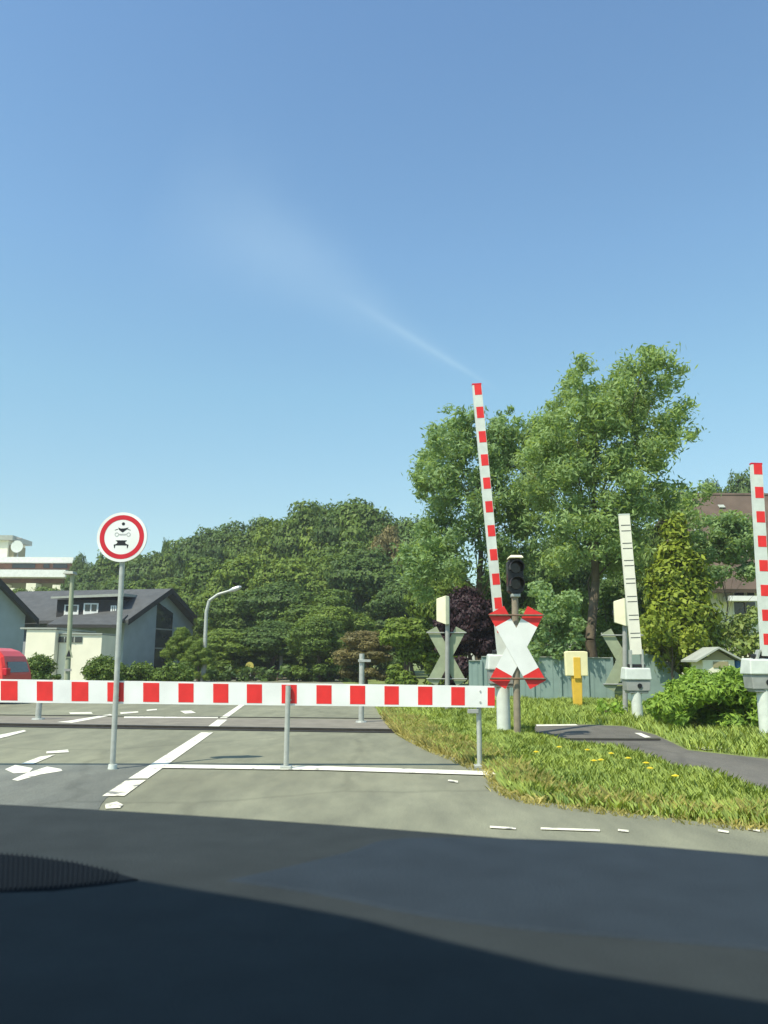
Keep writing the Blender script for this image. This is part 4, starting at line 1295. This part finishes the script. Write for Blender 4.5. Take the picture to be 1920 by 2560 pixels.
def blk(px0, px1, pyt, Y, dep, m, name):
    a, b = P(px0, 1700, Y), P(px1, pyt, Y)
    o = MB().hexa([(a.x, Y, 0), (b.x, Y, 0), (b.x, Y + dep, 0), (a.x, Y + dep, 0)], [(a.x, Y, b.z), (b.x, Y, b.z), (b.x, Y + dep, b.z), (a.x, Y + dep, b.z)]).build(name, m, ga, 0.02)
    return o, a, b


blk(56, 140, 1574, GYD, 5, M['cream'], 'wall')
blk(140.5, 256, 1587, GYD + .4, 2.2, M['cream'], 'wall')
a, b = P(55, 1574, GYD), P(140, 1570, GYD)
MB().box(((a.x + b.x) / 2, GYD + 2.5, (a.z + b.z) / 2 + .02), (b.x - a.x + .12, 5.14, .07)).build('coping', M['trim'], ga)
a, b = P(141, 1587, GYD + .4), P(256, 1584, GYD + .4)
MB().box(((a.x + b.x) / 2, GYD + 1.5, (a.z + b.z) / 2 + .02), (b.x - a.x + .04, 2.34, .06)).build('coping', M['trim'], ga)
a, b = P(143, 1606, GYD + .4), P(206, 1592, GYD + .4)
m = MB(); m.box(((a.x + b.x) / 2, GYD + .385, (a.z + b.z) / 2), (b.x - a.x, .05, b.z - a.z)); wv = m.build('slot_window', M['glass'], ga)
m = MB()
for k_ in (.3, .5, .7):
    m.box((a.x + (b.x - a.x) * k_, GYD + .352, (a.z + b.z) / 2), (.05, .02, b.z - a.z))
m.build('mullion', M['trim'], wv)
# pale drive sloping out to the road
sheet('drive_surface', ccw([P(165, 1694, GYD) * 1.0, P(225, 1694, GYD), G(245, 1700, 0), G(150, 1702, 0)]), 0.006, M['panel'])

# ------------------------------------------------------------------ apartment block on the left
AY = 120.0
ab0, ab1 = P(-160, 1648, AY), P(182, 1648, AY)
ap = empty('apartment_block', ((ab0.x + ab1.x) / 2, AY, 0), 'pale terraced apartment block with brown window bands and roof dish', 'apartment building')


def slab_px(name, px0, px1, py0, py1, Y, dep, m, parent=ap, skew=0.0):
    a, b = P(px0, py1, Y), P(px1, py0, Y)
    return MB().hexa([(a.x, Y, a.z), (b.x, Y + skew, a.z), (b.x, Y + dep, a.z), (a.x, Y + dep, a.z)], [(a.x, Y, b.z), (b.x, Y + skew, b.z), (b.x, Y + dep, b.z), (a.x, Y + dep, b.z)]).build(name, m, parent)


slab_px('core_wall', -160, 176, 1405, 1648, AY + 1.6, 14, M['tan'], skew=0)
slab_px('roof_edge', -170, 184, 1393, 1405, AY, 16, M['white'], skew=0)
band = slab_px('window_band', -160, 180, 1405.5, 1424, AY + 1.2, 2, M['brick'], skew=0)
for x0, x1 in ((-60, -10), (30, 88), (108, 124), (132, 168)):
    slab_px('window', x0, x1, 1409, 1420, AY + 1.1, .4, M['glass'], band, 0)
slab_px('balcony', -165, 164, 1424.5, 1441, AY - 1.2, 3, M['white'], skew=0)
slab_px('lower_band', -160, 160, 1441.5, 1456, AY + 1.3, 2, M['brick'], skew=0)
for x0, x1, y0, y1 in ((64, 90, 1458, 1478), (130, 152, 1462, 1480), (-10, 14, 1460, 1474), (20, 36, 1470, 1478)):
    slab_px('parapet', x0, x1, y0, y1, AY - 1.5, 2, M['cream'])
slab_px('roof_house', -80, 21, 1350, 1393, AY + 3, 6, M['cream'])
slab_px('roof_slab', -80, 32, 1338, 1349, AY + 2.4, 7, M['trim'])
slab_px('lift_shaft', 21.5, 36, 1362, 1393, AY + 3.5, 4, M['tan'])
dc = P(45, 1367, AY + 3)
m = MB()
for i in range(4):
    r0, r1 = .95 * (1 - i * .25), .95 * (1 - (i + 1) * .25)
    y0, y1 = AY + 2.6 + .35 * (1 - (r0 / .95) ** 2), AY + 2.6 + .35 * (1 - (max(r1, 0.02) / .95) ** 2)
    m.tube((dc.x, y0, dc.z), (dc.x, y1, dc.z), r0, max(r1, .02), 20)
dish = m.build('roof_dish', M['white_old'], ap, smooth=True)
bz = P(45, 1393, AY + 3).z
MB().tube((dc.x, AY + 3.1, bz), (dc.x, AY + 3.0, dc.z), .1, .08, 8).build('mast', M['grey_metal'], dish)
m = MB(); a = P(30, 1346, AY + 3.5); b = P(55, 1346, AY + 3.5); m.tube(a, b, .1, .1, 8); m.build('antenna', M['grey_metal'], ap)

# ------------------------------------------------------------------ street lamps and posts
LY = 42.0
lb = P(508, 1700, LY)
sl_ = empty('street_lamp', (lb.x, LY, 0), 'lone street lamp with bent arm in front of the dark wood', 'street lamp')
e1, e2, e3, e4 = P(516, 1530, LY), P(523, 1502, LY), P(545, 1486, LY), P(578, 1476, LY)
m = MB(); m.path([Vector((lb.x, LY, -.05)), P(511, 1645, LY)], [.15, .13], 12); m.build('pole_base', M['grey_metal'], sl_, smooth=True)
m = MB(); m.path([P(511, 1645, LY), e1, e2, e3, e4], [.11, .095, .085, .075, .06], 12); m.build('pole', M['galv'], sl_, smooth=True)
c = P(511, 1645, LY); m = MB(); m.tube(c - Vector((0, 0, .06)), c + Vector((0, 0, .08)), .21, .21, 14); m.build('collar', M['trim'], sl_, smooth=True)
m = MB(); a, b = P(572, 1478, LY), P(604, 1467, LY); m.path([a, a.lerp(b, .35), a.lerp(b, .8), b], [.07, .13, .12, .05], 10); m.build('lamp_head', M['alu'], sl_, smooth=True)

TY = 24.0
tb = P(169, 1700, TY)
tl = empty('street_lamp', (tb.x, TY, 0), 'straight pale lamp post with flat top before the cream garage', 'street lamp')
tt = P(181, 1436, TY)
m = MB(); m.path([Vector((tb.x, TY, -.05)), P(171, 1640, TY), tt], [.085, .075, .06], 12); m.build('pole', M['sign_back'], tl, smooth=True)
a, b = P(162, 1436, TY), P(189, 1429, TY)
MB().hexa([(a.x, TY - .18, a.z), (b.x, TY - .18, a.z), (b.x, TY + .18, a.z), (a.x, TY + .18, a.z)], [(a.x + .04, TY - .15, b.z), (b.x - .03, TY - .15, b.z), (b.x - .03, TY + .15, b.z), (a.x + .04, TY + .15, b.z)]).build('lamp_head', M['trim'], tl, 0.01)
# small signs carried by that post
c = P(172, 1632, TY - .1)
m = MB(); m.prism([c + Vector((-.12, 0, -.14)), c + Vector((.12, 0, -.14)), c + Vector((0, 0, .24))], (0, .02, 0)); m.build('triangle_sign', M['sign_back'], tl)
m = MB(); m.prism([c + Vector((-.07, -.004, -.11)), c + Vector((.07, -.004, -.11)), c + Vector((0, -.004, .10))], (0, .003, 0)); m.build('symbol', M['black'], tl)
c = P(170, 1675, TY - .1)
m = MB(); m.box(c, (.20, .02, .07)); m.build('name_plate', M['grey_metal'], tl)


def slim_post(name, label, px, by, Y, top_py, r, cat, extra=None):
    b = G(px, by)
    t = empty(name, (b.x, b.y, 0), label, cat)
    tp = P(px + 2, top_py, b.y)
    MB().tube((b.x, b.y, -.05), (b.x, b.y, tp.z), r, r * .95, 12).build('post', M['galv'], t, smooth=True)
    MB().tube((b.x, b.y, 0), (b.x, b.y, .03), r * 2.2, r * 2, 12).build('foot_plate', M['galv'], t)
    return t, b, tp


t, b, tp = slim_post('sign_post', 'thin grey T shaped post beyond the track before the brownish bush', 903, 1806, 0, 1634, .055, 'post')
c = P(914, 1652, b.y)
MB().box((c.x - .02, b.y - .07, c.z), (.26, .03, .05)).build('cross_plate', M['galv'], t, 0.005)
t, b, tp = slim_post('bollard', 'short grey post seen under the striped board at far left', 95, 1799, 0, 1706, .06, 'bollard')
MB().tube((b.x, b.y, tp.z), (b.x, b.y, tp.z + .04), .065, .05, 12).build('cap', M['white_old'], t)
# far sign gantry with a pale square plate
NY = 50.0
nb = P(702, 1700, NY)
sp = empty('sign_mast', (nb.x, NY, 0), 'far mast with a side arm and small white square plate', 'sign')
MB().path([Vector((nb.x, NY, -.05)), P(703, 1612, NY)], [.14, .09], 10).build('mast', M['grey_metal'], sp, smooth=True)
MB().tube(P(684, 1613, NY), P(736, 1611, NY), .05, .05, 8).build('arm', M['grey_metal'], sp, smooth=True)
c = P(731, 1613, NY - .1)
MB().box(c, (.50, .04, .56)).build('plate', M['white_old'], sp, 0.02)
# yellow marker far down the road
YN = 48.0
yb_ = P(627, 1700, YN)
ys = empty('yellow_sign', (yb_.x, YN, 0), 'small round yellow sign low before the dark hedge', 'sign')
MB().tube((yb_.x, YN, -.05), P(625, 1668, YN), .04, .04, 8).build('post', M['grey_metal'], ys)
c = P(624, 1665, YN - .08)
MB().tube(c, c + Vector((0, .04, 0)), .24, .24, 20).build('plate', M['faded_yellow'], ys)

# ------------------------------------------------------------------ red car at the left edge
KY = 22.0
kx = P(78, 1648, KY + 1.6).x                         # its tail; the nose points left, out of the view
cr = empty('red_car', (kx - 2, KY, 0), 'red high roofed car cut by the left edge beside the rounded hedge', 'car')
zt = P(30, 1618, KY).z
prof = [(0.02, .34), (-.03, .55), (0.0, .78), (.05, 1.0), (.15, 1.28), (.30, zt - .10), (.55, zt - .02), (1.0, zt), (2.3, zt - .02), (2.9, zt - .18), (3.4, 1.02), (4.1, .90), (4.45, .72), (4.5, .36)]
wd = 1.76
m = MB()
for (ins, y) in ((.06, 0), (0, .09), (0, wd - .09), (.06, wd)):
    m.v += [Vector((kx - x - (ins if x < 2 else -ins), KY + y + (.20 * max(0, zz - .85) / .7 if y < .5 else -.20 * max(0, zz - .85) / .7), zz - (ins if zz > 1.2 else 0))) for x, zz in prof]
k_ = len(prof)
for r_ in range(3):
    for i in range(k_):
        j = (i + 1) % k_
        m.f.append([r_ * k_ + i, r_ * k_ + j, (r_ + 1) * k_ + j, (r_ + 1) * k_ + i]); m.m.append(0)
m.f.append([i for i in range(k_ - 1, -1, -1)]); m.m.append(0)
m.f.append([3 * k_ + i for i in range(k_)]); m.m.append(0)
m.build('body', M['car_red'], cr, 0.02)


def flank(x, zz, o=.008): return Vector((kx - x, KY + .20 * max(0, zz - .85) / .7 - o, zz))


m = MB(); m.prism([flank(1.65, .86), flank(.42, .86), flank(.55, 1.16), flank(1.65, 1.18)], (0, .02, 0)); m.build('side_window', M['glass'], cr)
m = MB(); m.prism([flank(2.75, .86), flank(1.75, .86), flank(1.75, 1.18), flank(2.75, 1.18)], (0, .02, 0)); m.build('side_window', M['glass'], cr)
m = MB(); m.prism([flank(2.7, zt - .20, .03), flank(.5, zt - .20, .03), flank(.5, zt - .17, .03), flank(2.7, zt - .17, .03)], (0, .03, 0)); m.build('roof_rail', M['trim'], cr)
m = MB(); m.prism([Vector((kx - .01 + .012, KY + .22, .84)), Vector((kx - .01 + .012, KY + wd - .22, .84)), Vector((kx - .085 + .012, KY + wd - .30, 1.13)), Vector((kx - .085 + .012, KY + .30, 1.13))], (-.02, 0, 0)); m.build('rear_window', M['glass'], cr)
m = MB(); m.box((kx - .25, KY + wd / 2, .48), (.60, wd + .03, .22)); m.build('bumper', M['rubber'], cr, 0.04)
m = MB(); m.box((kx - .03, KY + .16, .86), (.14, .24, .20)); m.build('tail_lamp', M['dark_red'], cr, 0.02)
m = MB(); m.box((kx - 2.2, KY + .0, .30), (2.4, .04, .14)); m.build('sill', M['rubber'], cr, 0.01)
for xx in (.85, 3.55):
    for yy in (KY + .06, KY + wd - .06):
        wh = MB().tube((kx - xx, yy - .10, .31), (kx - xx, yy + .10, .31), .31, .31, 24).build('wheel', M['rubber'], cr, 0.02)
        MB().tube((kx - xx, yy - .108, .31), (kx - xx, yy + .108, .31), .19, .19, 16).build('rim', M['alu'], wh)

# ------------------------------------------------------------------ inside of the car we look out of
ZD = 1.11
ci = empty('car_interior', (0, .5, 0.9), 'dark blue grey car dashboard with defroster grille under the windscreen', 'car')
far_px = [(-420, 1972), (0, 1990), (480, 2016), (960, 2048), (1440, 2086), (1920, 2124), (2340, 2168)]
far = [G(x, y, ZD) for x, y in far_px]
far = smooth_line(far, 6)
NV = 40
vv, ff = [], []
for i, p in enumerate(far):
    for j in range(NV + 1):
        t_ = j / NV
        yy = p.y + (0.20 - p.y) * t_
        xx = p.x * (1 - .25 * t_)
        zz = ZD
        # gently crowned pad with a shallow step running across it and a soft valley on the left
        s1 = -0.30 * xx + 0.50
        pass
        zz -= 0.028 * max(0.0, (0.34 - yy) / 0.14) ** 2
        zz -= 0.004 * max(0.0, min(1.0, (yy - .60) / .1))
        edge_t = max(0, 1 - t_ * 22)
        zz -= 0.006 * edge_t ** 2
        vv.append((xx, yy, zz))
nn = NV + 1
for i in range(len(far) - 1):
    for j in range(NV):
        ff.append((i * nn + j, i * nn + j + 1, (i + 1) * nn + j + 1, (i + 1) * nn + j))
# front roll-off and scuttle at the far edge
off = Vector(ci.location)
me = bpy.data.meshes.new('dashboard')
n0 = len(vv)
for i, p in enumerate(far):
    vv.append((p.x, p.y + .02, ZD - .12)); vv.append((vv[i * nn + NV][0], .16, ZD - .30))
for i in range(len(far) - 1):
    ff.append((i * nn, (i + 1) * nn, n0 + 2 * (i + 1), n0 + 2 * i))
    ff.append((i * nn + NV, n0 + 2 * i + 1, n0 + 2 * (i + 1) + 1, (i + 1) * nn + NV))
me.from_pydata([(x - off.x, y - off.y, z - off.z) for x, y, z in vv], [], ff)
me.materials.append(M['dash'])
me.polygons.foreach_set('use_smooth', [True] * len(ff))
me.update()
db = bpy.data.objects.new('dashboard', me); col.objects.link(db); db.parent = ci
# defroster grille, a pointed oval of thin upright fins
gp = MB()
outline_t = [(-160, 2128), (-40, 2132), (80, 2142), (180, 2156), (260, 2174), (346, 2198)]
outline_b = [(346, 2198), (240, 2212), (130, 2224), (0, 2228), (-160, 2226)]
zg = ZD + .0007
gp.prism([(p.x, p.y, zg - .01) for p in ccw([G(x, y, zg) for x, y in outline_t + outline_b[1:]])], (0, 0, .010))
gr = gp.build('defroster_grille', M['dash_dark'], db)
gp = MB()
for i in range(34):
    x = -120 + i * 12.5
    yt = np.interp(x, [q_[0] for q_ in outline_t], [q_[1] for q_ in outline_t])
    yb2 = np.interp(x, [q_[0] for q_ in outline_b[::-1]], [q_[1] for q_ in outline_b[::-1]])
    a, b = G(x, yt - 2, zg), G(x - 4, yb2 - 3, zg)
    gp.box(((a.x + b.x) / 2, (a.y + b.y) / 2, zg + .0004), (.0011, (a - b).length, .0009), Matrix.Rotation(math.atan2(-(a.x - b.x), a.y - b.y), 3, 'Z'))
gp.build('fin', M['dash_dark'], gr)
# a broad, low, bluer panel let into the top of the pad, its edges softly chamfered
cv_px = [(560, 2203), (700, 2172), (860, 2133), (1010, 2096), (1440, 2104), (1900, 2140), (2250, 2180), (2200, 2400), (1900, 2378), (1600, 2352), (1300, 2326), (1040, 2290), (800, 2240)]
ctr = sum((G(x, y, ZD) for x, y in cv_px), Vector()) / len(cv_px)
cvs = smooth_line([G(x, y, ZD) for x, y in cv_px] + [G(*cv_px[0], ZD)], 4)[:-1]
cvs = ccw([Vector((p.x, p.y, 0)) for p in cvs])
cm = MB(); k_ = len(cvs)
for sc_, zo in ((1.0, -.006), (1.0, -.0008), (.985, .0008), (.95, .0016)):
    cm.v += [Vector((ctr.x + (p.x - ctr.x) * sc_, ctr.y + (p.y - ctr.y) * sc_, ZD + zo)) for p in cvs]
for r_ in range(3):
    for i in range(k_):
        j = (i + 1) % k_
        cm.f.append([r_ * k_ + i, r_ * k_ + j, (r_ + 1) * k_ + j, (r_ + 1) * k_ + i]); cm.m.append(0)
cm.f.append([3 * k_ + i for i in range(k_)]); cm.m.append(0)
cm.build('raised_panel', M['dash_panel'], db)
# unseen car roof added behind the eye, its lip shaped to shade the near dashboard
zr = 1.70
dsh = (zr + .04 - ZD) / -SUN_V.z
sh_px = [(-500, 2232), (0, 2228), (180, 2216), (346, 2199), (480, 2222), (700, 2258), (900, 2296), (1100, 2348), (1400, 2420), (1920, 2505), (2400, 2580)]
lip = [G(x, y, ZD) - SUN_V * dsh for x, y in sh_px]
rm = MB()
rp_ = [(p.x, p.y, zr) for p in lip]
back = [(p[0], -1.9, zr) for p in rp_]
for i in range(len(rp_) - 1):
    rm.hexa([back[i], back[i + 1], rp_[i + 1], rp_[i]], [(q_[0], q_[1], q_[2] + .04) for q_ in (back[i], back[i + 1], rp_[i + 1], rp_[i])])
rm.hexa([(rp_[-1][0], -1.9, zr), (1.1, -1.9, zr), (1.1, rp_[-1][1], zr), (rp_[-1][0], rp_[-1][1], zr)], [(rp_[-1][0], -1.9, zr + .04), (1.1, -1.9, zr + .04), (1.1, rp_[-1][1], zr + .04), (rp_[-1][0], rp_[-1][1], zr + .04)])
rm.build('roof', M['dash_dark'], ci)

# ------------------------------------------------------------------ thin summer air
hz = MB(); hz.box((0, 150, 30), (700, 420, 62.02))
hm = bpy.data.materials.new('air'); hm.use_nodes = True
hn = hm.node_tree; hn.nodes.remove(hn.nodes['Principled BSDF'])
pv = hn.nodes.new('ShaderNodeVolumePrincipled')
pv.inputs['Color'].default_value = (0.88, 0.93, 1.0, 1); pv.inputs['Density'].default_value = 0.0006
hn.links.new(pv.outputs['Volume'], hn.nodes['Material Output'].inputs['Volume'])
hob = hz.build('haze', hm); hob['kind'] = 'stuff'
